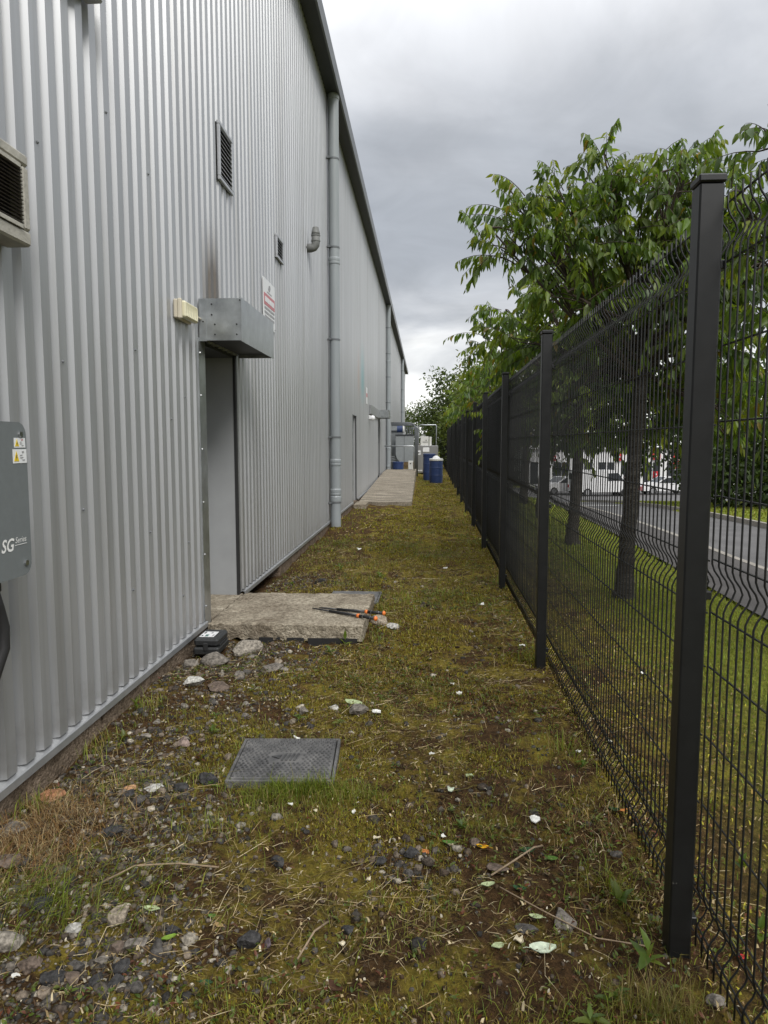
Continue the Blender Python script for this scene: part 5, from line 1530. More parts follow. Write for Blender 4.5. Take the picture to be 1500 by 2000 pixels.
TINT = {'YEL': (.62, .34, .02), 'GRN': (.075, .15, .03), 'LGRN': (.17, .27, .04), 'PGRN': (.36, .42, .24), 'DGRN': (.030, .070, .030), 'TAN': (.36, .25, .12), 'WGRN': (.48, .54, .42),
        'DBRN': (.06, .030, .018), 'ORG': (.42, .16, .05), 'RED': (.35, .03, .03), 'WHT': (.70, .70, .66), 'CRM': (.58, .52, .38)}
LEAVES = [
    (0.207, 2.373, 0.046, 'leaf', 'YEL', 'bright yellow fallen leaf, lower right of centre'),
    (0.090, 2.408, 0.043, 'leaf', 'GRN', 'round green leaf beside the small gravel patch'),
    (-0.376, 3.714, 0.106, 'leaf', 'PGRN', 'pale green leaf scrap right of the white stone chip'),
    (-0.242, 3.562, 0.070, 'flake', 'WHT', 'white curled scrap by the flat grey stone'),
    (-0.797, 1.951, 0.050, 'leaf', 'PGRN', 'torn pale green leaf near the pointed tan stone'),
    (-0.700, 1.823, 0.039, 'leaf', 'LGRN', 'bright green leaf in the lower left rubble'),
    (-0.549, 1.674, 0.035, 'leaf', 'DGRN', 'dark green oval leaf at the bottom left'),
    (-0.574, 1.876, 0.028, 'leaf', 'TAN', 'tan dry leaf, lower left centre'),
    (-0.606, 1.917, 0.026, 'leaf', 'GRN', 'small green leaf above the tan dry leaf'),
    (0.330, 1.862, 0.073, 'leaf', 'WGRN', 'large whitish underside of a leaf near the nearest post'),
    (0.276, 1.930, 0.044, 'flake', 'CRM', 'cream scrap left of the large whitish leaf'),
    (0.338, 2.036, 0.040, 'leaf', 'PGRN', 'pale green pointed leaf above the cream scrap'),
    (0.206, 2.152, 0.045, 'leaf', 'PGRN', 'pale green leaf below the yellow leaf'),
    (0.360, 2.369, 0.053, 'leaf', 'DGRN', 'dark green leaf right of the yellow leaf'),
    (0.438, 2.352, 0.046, 'leaf', 'GRN', 'mid green leaf at the far right of the moss'),
    (0.304, 2.145, 0.042, 'leaf', 'DGRN', 'dark green leaf beside the pale green one'),
    (-0.222, 1.672, 0.056, 'leaf', 'DBRN', 'curled dead brown leaf at the bottom centre'),
    (0.209, 1.881, 0.037, 'leaf', 'PGRN', 'narrow pale leaf at the lower right centre'),
    (0.731, 2.651, 0.052, 'leaf', 'DGRN', 'dark green leaf next to an orange leaf by the fence'),
    (0.761, 2.634, 0.040, 'leaf', 'ORG', 'orange dead leaf by the fence bottom'),
    (0.611, 1.870, 0.028, 'leaf', 'ORG', 'orange brown leaf at the foot of the nearest post'),
    (0.862, 1.869, 0.031, 'leaf', 'RED', 'red leaf just outside the nearest fence panel'),
    (0.198, 3.887, 0.047, 'flake', 'WHT', 'white scrap, topmost of the scatter in the centre strip'),
    (0.167, 4.046, 0.030, 'flake', 'WHT', 'tiny white scrap above the topmost white scrap'),
    (0.035, 3.033, 0.036, 'flake', 'WHT', 'white scrap right of the studded cover'),
    (-0.510, 2.612, 0.031, 'flake', 'WHT', 'white scrap below the studded cover'),
    (-0.258, 2.569, 0.025, 'flake', 'WHT', 'white scrap right below the green tuft'),
    (-0.402, 2.553, 0.027, 'flake', 'CRM', 'cream scrap between two white scraps below the cover'),
    (-0.597, 3.242, 0.049, 'flake', 'WHT', 'white scrap just behind the studded cover'),
    (0.073, 2.443, 0.026, 'flake', 'WHT', 'white chip left of the round green leaf'),
    (0.101, 2.395, 0.025, 'flake', 'CRM', 'cream chip below the round green leaf'),
    (-0.164, 2.406, 0.033, 'flake', 'CRM', 'cream scrap at the top of the small gravel patch'),
    (0.008, 2.361, 0.036, 'flake', 'ORG', 'orange brown chip in the small gravel patch'),
    (-0.174, 2.181, 0.026, 'flake', 'CRM', 'cream scrap below the small gravel patch'),
    (-0.222, 1.854, 0.028, 'flake', 'CRM', 'cream scrap above the dark round stone'),
    (-1.052, 1.675, 0.030, 'flake', 'WHT', 'white ring shaped scrap in the bottom left rubble'),
    (0.676, 4.870, 0.058, 'flake', 'WHT', 'white scrap beside the second fence post'),
    (0.195, 2.883, 0.043, 'flake', 'PGRN', 'pale leaf scrap right of centre in the moss'),
    (0.110, 2.747, 0.050, 'flake', 'WGRN', 'whitish leaf scrap near the centre right moss'),
    (0.416, 2.570, 0.058, 'flake', 'WHT', 'crumbled white patch at the right of the moss'),
    (0.699, 3.159, 0.043, 'flake', 'WHT', 'white scrap near the fence, below the second post'),
    (0.484, 6.008, 0.072, 'flake', 'WHT', 'white scrap by the third fence post'),
    (1.322, 4.305, 0.058, 'flake', 'WHT', 'white scrap just outside the mesh'),
    (-0.866, 9.296, 0.098, 'flake', 'WHT', 'white scrap on the strip past the step'),
    (0.240, 8.066, 0.073, 'flake', 'WHT', 'white scrap near the fence past the step'),
    (0.866, 3.279, 0.034, 'flake', 'WHT', 'white scrap outside the mesh near the second panel'),
]
def leaf_thing(x, y, L, tint, label, seed):
    r_ = random.Random(seed)
    n, wf = 7, r_.uniform(.45, .62)
    a = r_.uniform(-.6, .6) + (0 if r_.random() < .5 else math.pi)
    z0 = zt(x, y) + .010
    curl = r_.uniform(.10, .30)
    vs, fs = [], []
    for i in range(n):
        t = i / (n - 1); w = L * wf * (math.sin(math.pi * min(1, t * .93 + .05)) ** .8) * .5 + .0006
        for j, s_ in enumerate((-1, -.5, 0, .5, 1)):
            px, py = (t - .5) * L, s_ * w
            z = z0 + L * curl * (abs(s_) ** 1.5) * .35 + L * curl * (t - .5) ** 2 + r_.uniform(-.001, .001)
            vs.append((x + px * math.cos(a) - py * math.sin(a), y + px * math.sin(a) + py * math.cos(a), z))
    for i in range(n - 1):
        for j in range(4):
            q = i * 5 + j; fs.append((q, q + 1, q + 6, q + 5))
    # underside, a leaf's thickness below
    m_ = len(vs)
    vs += [(p[0], p[1], p[2] - .0012) for p in vs]
    fs += [tuple(v + m_ for v in f[::-1]) for f in fs]
    mb = MB().add(vs, fs, tint)
    # stalk
    t0 = Vector(vs[2]); dx = Vector((-math.cos(a), -math.sin(a), 0))
    mb.tube([tuple(t0 + dx * -.002), tuple(t0 + dx * L * .12 + Vector((0, 0, .002))), tuple(t0 + dx * L * .25)], .0008, 4, tint=tint)
    mb.build('fallen_leaf', M['litter'], None, label=label, cat='leaf', group='leaves lying on the strip', loc=(x, y, z0))
def flake_thing(x, y, L, tint, label, seed):
    r_ = random.Random(seed)
    z0 = zt(x, y) + .012
    n = 8
    ring = [(L * .5 * r_.uniform(.45, 1.0) * math.cos(2 * math.pi * k / n), L * .34 * r_.uniform(.45, 1.0) * math.sin(2 * math.pi * k / n), r_.uniform(-.12, .22) * L) for k in range(n)]
    top = [(x + p[0], y + p[1], z0 + p[2]) for p in ring] + [(x + r_.uniform(-.1, .1) * L, y, z0 + .08 * L)]
    bot = [(p[0], p[1], p[2] - .0035) for p in top]
    fs = [(k, (k + 1) % n, n) for k in range(n)] + [(n + 1 + (k + 1) % n, n + 1 + k, 2 * n + 1) for k in range(n)] + [(k, n + 1 + k, n + 1 + (k + 1) % n, (k + 1) % n) for k in range(n)]
    MB().add(top + bot, fs, tint).build('paper_scrap' if tint[0] > .5 else 'scrap', M['litter'], None, label=label, cat='scrap', group='small pale scraps on the strip', loc=(x, y, z0))
for k, (x, y, L, kd, tn, lb) in enumerate(LEAVES):
    (leaf_thing if kd == 'leaf' else flake_thing)(x, y, L, TINT[tn], lb, 400 + k)

# sticks lying about
for k, (pts, r_, lb) in enumerate((([(.22, 2.20, .02), (.30, 2.27, .03), (.38, 2.36, .03), (.42, 2.42, .02)], .0032, 'pale bent twig below the dark green leaf at right'),
                                   ([(.24, 2.13, .02), (.36, 2.06, .022), (.50, 1.96, .02), (.62, 1.90, .018)], .0020, 'long thin twig reaching toward the nearest post'),
                                   ([(-.33, 1.76, .015), (-.30, 1.86, .03), (-.27, 1.93, .02)], .003, 'short pale twig at the bottom centre'),
                                   ([(-1.03, 2.06, .02), (-.92, 2.13, .03), (-.78, 2.14, .03), (-.66, 2.17, .02)], .003, 'pale dry stalk lying below the smooth dark stone'))):
    MB().tube([(p[0], p[1], zt(p[0], p[1]) + p[2]) for p in pts], r_, 6).build('twig', mat('dry_twig_%d' % k, (.27, .20, .13), rough=.85, var=.25, var_scale=40), None, True, lb, 'twig', 'twigs lying on the strip', loc=(pts[0][0], pts[0][1], 0))

# ------------------------------------------------------------------ gravel (too small to count)
def scatter(n, x0, x1, y0, y1, dens):
    """rejection sampling with a density function"""
    out = []
    while sum(len(o) for o in out) < n:
        X = rng.uniform(x0, x1, n * 3); Y = rng.uniform(y0, y1, n * 3)
        k = rng.random(n * 3) < dens(X, Y)
        out.append(np.stack([X[k], Y[k]], 1))
    return np.concatenate(out)[:n]
def keep_clear(X, Y):
    """0 on the step, the covers, the ramp and the case"""
    a = ((X > -1.6) & (X < -.40) & (Y > 4.92) & (Y < 6.05)) | ((X > -.83) & (X < -.37) & (Y > 2.785) & (Y < 3.22)) | ((X > -.87) & (X < -.39) & (Y > 6.15) & (Y < 6.64)) | ((X > -1.56) & (X < -.26) & (Y > 15.3) & (Y < 29)) \
        | ((X > -1.52) & (X < -1.32) & (Y > 4.47) & (Y < 4.77)) | (X < WX + .01)
    return np.where(a, 0.0, 1.0)
def rubble_zone(X, Y):
    wall = sstep(-.45, -1.05, X) * sstep(1.2, 2.0, Y) * (1 - .75 * sstep(4.9, 6, Y))
    bl = np.exp(-(((X + .92) / .28) ** 2 + ((Y - 1.72) / .17) ** 2))
    mid = np.exp(-(((X + .05) / .14) ** 2 + ((Y - 2.30) / .10) ** 2))
    return np.clip(wall * .8 * (.35 + .65 * (vnoise(X, Y, 2.3) > .40)) + bl * 1.6 + mid * 1.2 + .04, 0, 1)
n = 13000
P = scatter(n, -1.55, .75, 1.25, 7.5, lambda X, Y: keep_clear(X, Y) * rubble_zone(X, Y))
v0, f0 = ico(); f0 = np.array(f0)
sz = rng.lognormal(-5.0, .5, n).clip(.003, .024)
Q = rng.normal(0, 1, (n, 3, 3)); 
for i in range(n): Q[i] = np.linalg.qr(Q[i])[0]
pv = v0[None] * (1 + rng.normal(0, .16, (n, 12, 1))) * sz[:, None, None] * rng.uniform(.6, 1.25, (n, 1, 3))
pv = np.einsum('nij,nkj->nki', Q, pv); pv[:, :, 2] *= .75
pv[:, :, 0] += P[:, 0:1]; pv[:, :, 1] += P[:, 1:2]; pv[:, :, 2] += terrain(P[:, 0], P[:, 1])[:, None] + sz[:, None] * .05
pal = np.array([(.045, .042, .038), (.05, .047, .043), (.075, .068, .060), (.075, .066, .055), (.12, .105, .088), (.06, .048, .038), (.10, .075, .055), (.16, .13, .10), (.30, .27, .22)])
tc_ = pal[rng.integers(0, len(pal), n)] * rng.uniform(.7, 1.25, (n, 1))
fa = (np.arange(n)[:, None, None] * 12 + f0[None]).reshape(-1, 3)
np_mesh('gravel', pv.reshape(-1, 3), fa, np.repeat(tc_, 12, axis=0), M['stone'], kind='stuff', label='small dark gravel and rubble chips in the soil')

def pebbles(name, P, sz, pal, sink, m, label):
    n = len(P)
    Q = rng.normal(0, 1, (n, 3, 3))
    for i in range(n): Q[i] = np.linalg.qr(Q[i])[0]
    pv = v0[None] * (1 + rng.normal(0, .22, (n, 12, 1))) * sz[:, None, None] * rng.uniform(.55, 1.3, (n, 1, 3))
    pv = np.einsum('nij,nkj->nki', Q, pv); pv[:, :, 2] *= .7
    pv[:, :, 0] += P[:, 0:1]; pv[:, :, 1] += P[:, 1:2]; pv[:, :, 2] += terrain(P[:, 0], P[:, 1])[:, None] + sz[:, None] * sink
    tc_ = np.array(pal)[rng.integers(0, len(pal), n)] * rng.uniform(.65, 1.3, (n, 1))
    fa = (np.arange(n)[:, None, None] * 12 + f0[None]).reshape(-1, 3)
    return np_mesh(name, pv.reshape(-1, 3), fa, np.repeat(tc_, 12, axis=0), m, kind='stuff', label=label)
n = 12000
P = scatter(n, -1.54, .95, 1.2, 9.0, lambda X, Y: keep_clear(X, Y) * np.clip(2.4 / Y, .2, 1) * np.clip((vnoise(X + 21, Y, 3.1) - .3) * 2 + .5 * sstep(-.7, -1.3, X), .03, 1))
pebbles('soil_clods', P, rng.lognormal(-5.35, .45, n).clip(.002, .013), [(.055, .036, .020), (.040, .026, .014), (.075, .052, .028), (.030, .020, .012), (.065, .055, .020)], .1, M['litter'], 'crumbs and clods of dark brown soil')
rr_ = random.Random(99)
for k in range(30):
    while True:
        x, y = rr_.uniform(-1.5, -.55), rr_.uniform(2.9, 4.75)
        if rr_.random() < (-(x) - .4) * .9 * (.35 + .65 * (y > 3.4)) and keep_clear(np.array([x]), np.array([y]))[0] > .5 and all(math.hypot(x - q[0], y - q[1]) > .06 for q in STONES): break
    w = rr_.uniform(.028, .085)
    stone_at(x, y, w, w * rr_.uniform(.4, .75), [G2, G3, BROWN, (.11, .10, .09), (.20, .18, .155), G1][k % 6], 'small rough rubble piece in the loose rubble bed along the wall', cat='rubble', group='rubble bed along the wall', seed=900 + k, name='rubble_piece')

# ------------------------------------------------------------------ grass, straw, moss sprigs and small weeds
def blades(P, H, W, lean, tint, curve=.6, z_off=0.0, az=None):
    n = len(P)
    az = rng.uniform(0, 2 * np.pi, n) if az is None else az
    d = np.stack([np.cos(az), np.sin(az), np.zeros(n)], 1)
    s_ = np.stack([-np.sin(az), np.cos(az), np.zeros(n)], 1)
    base = np.stack([P[:, 0], P[:, 1], terrain(P[:, 0], P[:, 1]) + z_off], 1)
    up = np.array([[0, 0, 1.]])
    ln = lean[:, None]; H_ = H[:, None]; W_ = W[:, None]
    m_ = base + up * H_ * .55 * np.cos(ln * .6) + d * H_ * .55 * np.sin(ln * .6)
    t_ = base + up * H_ * np.maximum(.06, np.cos(ln)) * .95 + d * H_ * np.sin(ln)
    V = np.stack([base - s_ * W_ * .5, base + s_ * W_ * .5, m_ - s_ * W_ * .42, m_ + s_ * W_ * .42, t_], 1)
    F = (np.arange(n)[:, None, None] * 5 + np.array([[0, 1, 3], [0, 3, 2], [2, 3, 4]])[None]).reshape(-1, 3)
    return V.reshape(-1, 3), F, np.repeat(tint, 5, axis=0)
def straws(P, L, W, tint, z_off):
    """thin straight dead stems lying on the ground, slightly bowed"""
    n = len(P)
    az = rng.uniform(0, 2 * np.pi, n)
    d = np.stack([np.cos(az), np.sin(az), np.zeros(n)], 1); s_ = np.stack([-np.sin(az), np.cos(az), np.zeros(n)], 1)
    base = np.stack([P[:, 0], P[:, 1], terrain(P[:, 0], P[:, 1]) + z_off], 1)
    tilt = np.abs(rng.normal(0, .16, n))[:, None] * np.array([[0, 0, 1.]])
    L_, W_ = L[:, None], W[:, None]
    bow = rng.normal(0, .10, n)[:, None] * L_
    m_ = base + (d + tilt * 1.2) * L_ * .5 + s_ * bow
    t_ = base + (d + tilt * .8) * L_
    up = np.array([[0, 0, 1.]])
    w1 = s_ * .7 + up * .7
    V = np.stack([base - w1 * W_ * .5, base + w1 * W_ * .5, m_ - w1 * W_ * .5, m_ + w1 * W_ * .5, t_], 1)
    F = (np.arange(n)[:, None, None] * 5 + np.array([[0, 1, 3], [0, 3, 2], [2, 3, 4]])[None]).reshape(-1, 3)
    return V.reshape(-1, 3), F, np.repeat(tint, 5, axis=0)
def pick(pal, n, spread=.3):
    p = np.array(pal)[rng.integers(0, len(pal), n)]
    return p * rng.uniform(1 - spread, 1 + spread, (n, 1))
GREENS = [(.125, .175, .022), (.165, .22, .026), (.21, .25, .034), (.15, .135, .026), (.24, .215, .05), (.26, .20, .08)]
MOSSY = [(.195, .160, .024), (.25, .19, .032), (.17, .115, .030), (.32, .29, .034), (.10, .064, .026), (.17, .175, .026)]
STRAW = [(.24, .175, .085), (.34, .265, .145), (.17, .115, .055), (.11, .075, .036), (.42, .35, .22), (.19, .165, .05), (.16, .14, .038)]
RUSTY = [(.16, .085, .03), (.20, .12, .045), (.13, .07, .028)]

def gauss(X, Y, cx, cy, sx, sy): return np.exp(-(((X - cx) / sx) ** 2 + ((Y - cy) / sy) ** 2))
def green_zone(X, Y):
    g_ = gauss(X, Y, -1.12, 1.98, .26, .18) * .55 + gauss(X, Y, -.80, 2.45, .32, .16) * .55 + gauss(X, Y, -.53, 2.73, .17, .07) * 2.2 + gauss(X, Y, -.30, 2.72, .12, .06) * 1.2
    g_ += gauss(X, Y, .38, 1.60, .28, .10) * .6 + gauss(X, Y, -.55, 1.60, .30, .08) * .3 + gauss(X, Y, .16, 2.46, .12, .07) * .8
    g_ += gauss(X, Y, .05, 6.4, .55, .5) * .6 + gauss(X, Y, -.6, 7.2, .3, .35) * .5 + gauss(X, Y, -.95, 2.95, .2, .3) * .3 + gauss(X, Y, -1.25, 2.7, .25, .2) * .5
    far = sstep(6, 12, Y) * .45
    return np.clip(g_ * (.45 + .9 * vnoise(X, Y, 5)) + far * (.3 + .9 * vnoise(X, Y, 1.7)) + .22 * (vnoise(X + 9, Y, 2.6) > .55) * vnoise(X, Y + 5, 9) + .03, 0, 1)
VS, FS_, TS, off = [], [], [], 0
def push(t):
    global off
    VS.append(t[0]); FS_.append(t[1] + off); TS.append(t[2]); off += len(t[0])
def flush(name, m, label):
    global VS, FS_, TS, off
    o = np_mesh(name, np.concatenate(VS), np.concatenate(FS_), np.concatenate(TS), m, kind='stuff', label=label)
    VS, FS_, TS, off = [], [], [], 0
    return o
# green grass of the strip
for (n, y0, y1, hs, ws) in ((14000, 1.2, 4.2, 1.0, .0020), (11000, 4.2, 10, 1.05, .0038), (9000, 10, 40, 1.1, .010)):
    P = scatter(n, -1.54, .95, y0, y1, lambda X, Y: keep_clear(X, Y) * green_zone(X, Y) * (1 - .75 * rubble_zone(X, Y)))
    H = rng.lognormal(-3.4, .5, n).clip(.010, .13) * hs * (.65 + .7 * green_zone(P[:, 0], P[:, 1]))
    push(blades(P, H, np.full(n, ws) * rng.uniform(.6, 1.4, n), rng.uniform(.15, 1.25, n), pick(GREENS, n)))
# the long tuft at the lower left, leaning right
n = 420
P = np.stack([rng.normal(-1.13, .17, n), rng.normal(1.97, .11, n)], 1)
push(blades(P, rng.uniform(.07, .17, n), np.full(n, .0026), rng.uniform(.5, 1.1, n), pick(GREENS[:3], n), az=rng.normal(.2, .6, n)))
n = 800
P = np.stack([rng.normal(-.50, .09, n), rng.normal(2.745, .03, n)], 1)
push(blades(P, rng.uniform(.03, .085, n), np.full(n, .0022), rng.uniform(.1, .9, n), pick([(.11, .16, .012), (.14, .17, .012), (.09, .125, .014)], n)))
n = 260
P = np.stack([rng.normal(.57, .06, n), rng.normal(1.66, .03, n)], 1)
push(blades(P, rng.uniform(.05, .13, n), np.full(n, .002), rng.uniform(.2, 1.0, n), pick([(.14, .14, .03), (.18, .14, .05)], n)))
for (cx, cy, sx, sy, k) in ((-.83, 3.0, .012, .13, 150), (-.37, 3.0, .012, .13, 150), (-.6, 3.225, .15, .012, 150), (-.6, 2.775, .16, .014, 200)):
    P = np.stack([rng.normal(cx, sx, k), rng.normal(cy, sy, k)], 1)
    P = P[keep_clear(P[:, 0], P[:, 1]) > .5]
    push(blades(P, rng.uniform(.015, .06, len(P)), np.full(len(P), .0024), rng.uniform(.3, 1.3, len(P)), pick(GREENS + STRAW[:2], len(P))))
for (cx, cy) in ((-1.5, 3.1), (-1.52, 2.55), (-1.45, 3.6), (.66, 3.2), (.70, 4.6), (.62, 2.2), (.72, 7.3), (-.36, 5.0), (-.40, 5.95)):
    n = 110
    P = np.stack([rng.normal(cx, .05, n), rng.normal(cy, .07, n)], 1)
    P = P[keep_clear(P[:, 0], P[:, 1]) > .5]; n = len(P)
    push(blades(P, rng.uniform(.04, .11, n), np.full(n, .0028), rng.uniform(.2, 1.1, n), pick(GREENS, n)))
flush('grass', M['blade'], 'short patchy green grass growing on the strip')
# moss: a mat of tiny upright sprigs
for (n, y0, y1, hs, ws) in ((46000, 1.2, 4.2, 1.0, .0032), (30000, 4.2, 9, 1.5, .006), (16000, 9, 30, 2.2, .016)):
    P = scatter(n, -1.54, .98, y0, y1, lambda X, Y: keep_clear(X, Y) * np.clip((vnoise(X, Y, 3.3) - .38 + .25 * (X + .5) * (X < -.5) - .12 * sstep(-.35, .3, X) * sstep(6, 2.2, Y)) * 2.6 * (.3 + 1.1 * vnoise(X + 3, Y, 11)) * (1 - .8 * rubble_zone(X, Y)), 0, 1))
    push(blades(P, rng.uniform(.006, .020, n) * hs, np.full(n, ws) * rng.uniform(.6, 1.5, n), rng.uniform(.1, 1.2, n), pick(MOSSY, n)))
flush('moss', M['blade'], 'olive brown moss mat covering the strip')
# straw and dead stems, mostly lying
for (n, y0, y1, L0, ws) in ((11000, 1.2, 4.4, 1.0, .0014), (6500, 4.4, 10, 1.15, .0026), (3500, 10, 34, 1.3, .006)):
    P = scatter(n, -1.54, .98, y0, y1, lambda X, Y: keep_clear(X, Y) * np.clip((vnoise(X, Y, 2.4) - .25) * 1.6 * (.3 + vnoise(X, Y, 7.9)), .04, 1))
    push(straws(P, rng.lognormal(-3.3, .62, n).clip(.01, .19) * L0, np.full(n, ws) * rng.uniform(.5, 1.5, n), pick(STRAW, n, .4), .004 + .012 * rng.random(n)))
n = 2600
P = np.stack([rng.normal(-1.38, .14, n), rng.normal(2.33, .16, n)], 1); P = P[(P[:, 0] > -1.54)]; n = len(P)
push(blades(P, rng.uniform(.03, .12, n), np.full(n, .0018), rng.uniform(.7, 1.55, n), pick(RUSTY + STRAW[:2], n), z_off=.004))
for (cx, cy, s_, k) in ((-.3, 4.35, .16, 260), (.55, 2.55, .16, 300), (.2, 3.8, .3, 300), (-.5, 8.2, .4, 500), (.3, 5.3, .3, 350), (-.75, 5.9 + 1.2, .3, 300)):
    P = np.stack([rng.normal(cx, s_, k), rng.normal(cy, s_, k)], 1); P = P[keep_clear(P[:, 0], P[:, 1]) > .5]
    push(blades(P, rng.uniform(.03, .10, len(P)), np.full(len(P), .002), rng.uniform(.5, 1.5, len(P)), pick(RUSTY + STRAW, len(P)), z_off=.003))
flush('dry_grass', M['litter'], 'dead straw and dry stems lying over the moss')
# lawn beyond the fence
for (n, x0, x1, y0, y1, h, w) in ((26000, .85, 2.74, 1.0, 7.0, .030, .0035), (15000, .95, 3.0, 7.0, 16, .034, .007), (9000, 6.2, 9.6, 10, 24, .05, .02), (5000, 1.0, 4.6, 16, 34, .05, .02)):
    def dl(X, Y):
        pi = 2.72 + .045 * np.maximum(0, Y - 6); ko = 6.2 + .055 * np.maximum(0, Y - 13)
        ok = np.where((X < pi - .01) | (X > ko), 1.0, 0.0)
        return ok * np.clip(.10 + sstep(1.0, 1.9, X + .6 * (vnoise(X, Y, 1.1) - .5)) * (.5 + .5 * vnoise(X, Y, 3)), 0, 1)
    P = scatter(n, x0, x1, y0, y1, dl)
    tn = pick([(.17, .235, .026), (.20, .26, .030), (.25, .28, .038), (.22, .20, .045), (.13, .17, .025)], n, .25)
    push(blades(P, h * rng.lognormal(0, .3, n), np.full(n, w) * rng.uniform(.7, 1.3, n), rng.uniform(.1, 1.1, n), tn))
flush('lawn_grass', M['blade'], 'mown green grass verge beyond the fence')
# leaf litter and moss speckle just outside the fence
n = 11000
P = scatter(n, .72, 1.9, 1.0, 8.0, lambda X, Y: (1 - sstep(1.2, 1.95, X)) * (.3 + .7 * vnoise(X, Y, 4)))
push(blades(P, rng.uniform(.008, .03, n), rng.uniform(.003, .008, n), rng.uniform(.8, 1.6, n), pick(MOSSY + STRAW[1:4] + RUSTY[:1], n, .35), z_off=.006))
n = 9000
P = scatter(n, -1.52, .85, 1.2, 12.0, lambda X, Y: keep_clear(X, Y) * (.3 + .7 * vnoise(X, Y, 2.7)) * np.clip(2.2 / Y, .15, 1))
push(blades(P, rng.lognormal(-4.5, .45, n).clip(.004, .03), rng.uniform(.002, .008, n), rng.uniform(1.0, 1.62, n), pick(STRAW[:5] + [(.42, .38, .29), (.26, .19, .10), (.11, .05, .03), (.06, .035, .02), (.05, .032, .02), (.09, .055, .03)], n, .4), z_off=.010))
flush('leaf_litter', M['litter'], 'fine brown leaf litter scattered over the ground')

# low clover-like ground cover, far too small to count
n = 5200
C = scatter(n, -1.52, 1.0, 1.2, 11.0, lambda X, Y: keep_clear(X, Y) * np.clip((vnoise(X + 17, Y, 2.1) - .42) * 3.0, .02, 1) * (.2 + vnoise(X, Y + 33, 8)))
C = np.repeat(C, 4, axis=0) + rng.normal(0, .004, (n * 4, 2))
n = len(C)
az = rng.uniform(0, 2 * np.pi, n); el = rng.uniform(.05, .9, n)
D = np.stack([np.cos(az) * np.cos(el), np.sin(az) * np.cos(el), np.sin(el)], 1)
N = unit(np.stack([-np.cos(az) * np.sin(el), -np.sin(az) * np.sin(el), np.cos(el)], 1) + rng.normal(0, .2, (n, 3)))
L = rng.uniform(.007, .020, n) * (1 + .05 * C[:, 1])
T = pick([(.085, .13, .022), (.11, .16, .026), (.15, .18, .03), (.14, .10, .03), (.17, .06, .03), (.10, .12, .03)], n, .3)
V, F, TT = leaf_batch(np.stack([C[:, 0], C[:, 1], terrain(C[:, 0], C[:, 1]) + rng.uniform(.004, .018, n)], 1), D, N, L, L * rng.uniform(.35, .6, n), T)
np_mesh('ground_cover', V, F, TT, M['leaf'], kind='stuff', label='tiny leafy ground cover plants dotted over the strip')

# small broad-leaved weeds: each plant is a thing of its own
def weed(x, y, s_, n, tones, label, seed, upright=.5):
    r_ = np.random.default_rng(seed)
    t = empty('weed', (x, y, zt(x, y)), label, 'weed', 'small weeds on the strip')
    az = np.linspace(0, 2 * np.pi, n, endpoint=False) + r_.normal(0, .3, n)
    el = r_.uniform(.1, upright, n) * 1.4
    D = np.stack([np.cos(az) * np.cos(el), np.sin(az) * np.cos(el), np.sin(el)], 1)
    N = unit(np.stack([-np.cos(az) * np.sin(el), -np.sin(az) * np.sin(el), np.cos(el)], 1) + r_.normal(0, .15, (n, 3)))
    P0 = np.stack([r_.normal(0, .004, n), r_.normal(0, .004, n), np.full(n, .008) + r_.random(n) * s_ * .4], 1)
    L = s_ * .72 * r_.uniform(.6, 1.1, n)
    T = np.array(tones)[r_.integers(0, len(tones), n)] * r_.uniform(.8, 1.25, (n, 1))
    V, F, TT = leaf_batch(P0, D, N, L, L * r_.uniform(.30, .45, n), T, droop=.25)
    half = len(V) // n
    for i in range(n):
        fsel = F[i * 8:(i + 1) * 8] - i * 8
        np_mesh('leaf', V[i * 8:(i + 1) * 8], fsel, TT[i * 8:(i + 1) * 8], M['leaf'], parent=t)
WG = [(.085, .14, .022), (.11, .17, .025), (.14, .18, .03)]
WR = [(.13, .055, .025), (.14, .10, .025), (.11, .13, .025), (.10, .13, .02)]
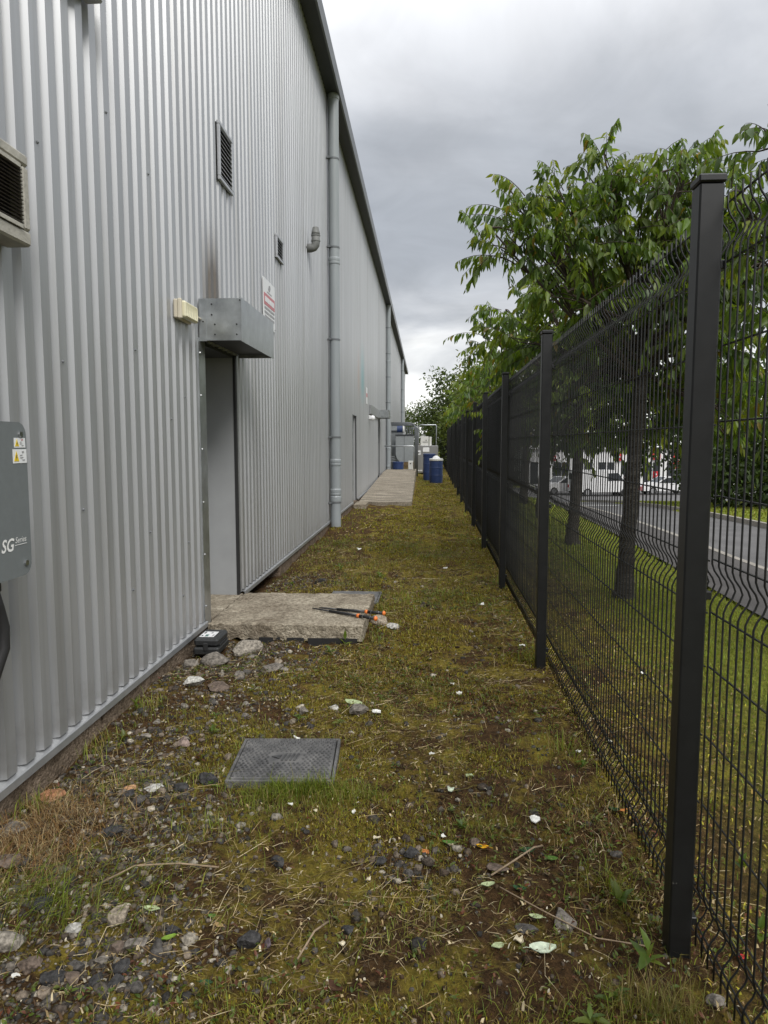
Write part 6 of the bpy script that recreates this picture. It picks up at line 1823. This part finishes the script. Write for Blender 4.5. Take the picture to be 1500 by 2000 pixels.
weeds = [(-.86, 2.76, .055, 5, WG, 'green leaf weed at the near left corner of the studded cover', .7), (.60, 2.10, .085, 8, WG, 'jagged green weed against the fence behind the nearest post', 1.1),
         (.60, 1.83, .10, 7, WG, 'leafy weed against the foot of the nearest post', 1.1), (.40, 1.60, .07, 9, WG, 'rosette weed at the bottom right', .8), (.48, 1.68, .06, 8, WG, 'second rosette weed at the bottom right, nearer the fence', .8),
         (-1.0, 3.05, .06, 9, WR, 'reddish weed left of the studded cover', .8), (-1.02, 3.3, .055, 8, WG, 'green weed above the reddish one by the cover', .9), (-1.42, 3.2, .08, 10, WR, 'yellow and red weed growing at the plinth', 1.0),
         (-1.50, 3.55, .08, 8, WG, 'green weed higher up along the plinth', 1.1), (-.62, 3.45, .06, 8, WG, 'bright green weed behind the studded cover', .6), (-.42, 3.42, .055, 7, WG, 'bright green weed above the right corner of the cover', .6),
         (-.95, 3.85, .06, 8, WG, 'green weed in the rubble below the step', .7), (-1.05, 3.45, .05, 7, WG, 'small weed between rubble and cover', .7), (-.62, 4.6, .08, 12, WG, 'broad leafy weed just below the step front', .6),
         (-.55, 4.88, .11, 4, WG, 'tall single leaf weed against the step front', 1.3), (.14, 2.47, .05, 14, WG, 'dense small green weed above the yellow leaf', .9), (.72, 4.5, .07, 7, WG, 'weed at the foot of the second post', 1.0),
         (.68, 3.0, .06, 7, WG, 'weed by the bottom wire between first and second posts', .8), (.95, 1.95, .08, 8, WG, 'weed outside the fence next to the nearest post', 1.0), (1.05, 2.3, .07, 7, WG, 'weed outside the fence, a little farther', 1.0),
         (.62, 3.65, .05, 7, WR, 'reddish weed by the fence before the second post', .7), (-.9, 7.6, .09, 10, WG, 'leafy weed past the step on the left', .8), (-.45, 7.35, .10, 12, WG, 'bright leafy weed past the step in mid strip', .8),
         (.80, 9.6, .14, 10, WG, 'tall weed against the fence far along the strip', 1.3), (-1.3, 6.9, .07, 9, WG, 'weed by the wall just past the step', .8)]
for k, w in enumerate(weeds):
    weed(w[0], w[1], w[2], w[3], w[4], w[5], 700 + k, w[6])
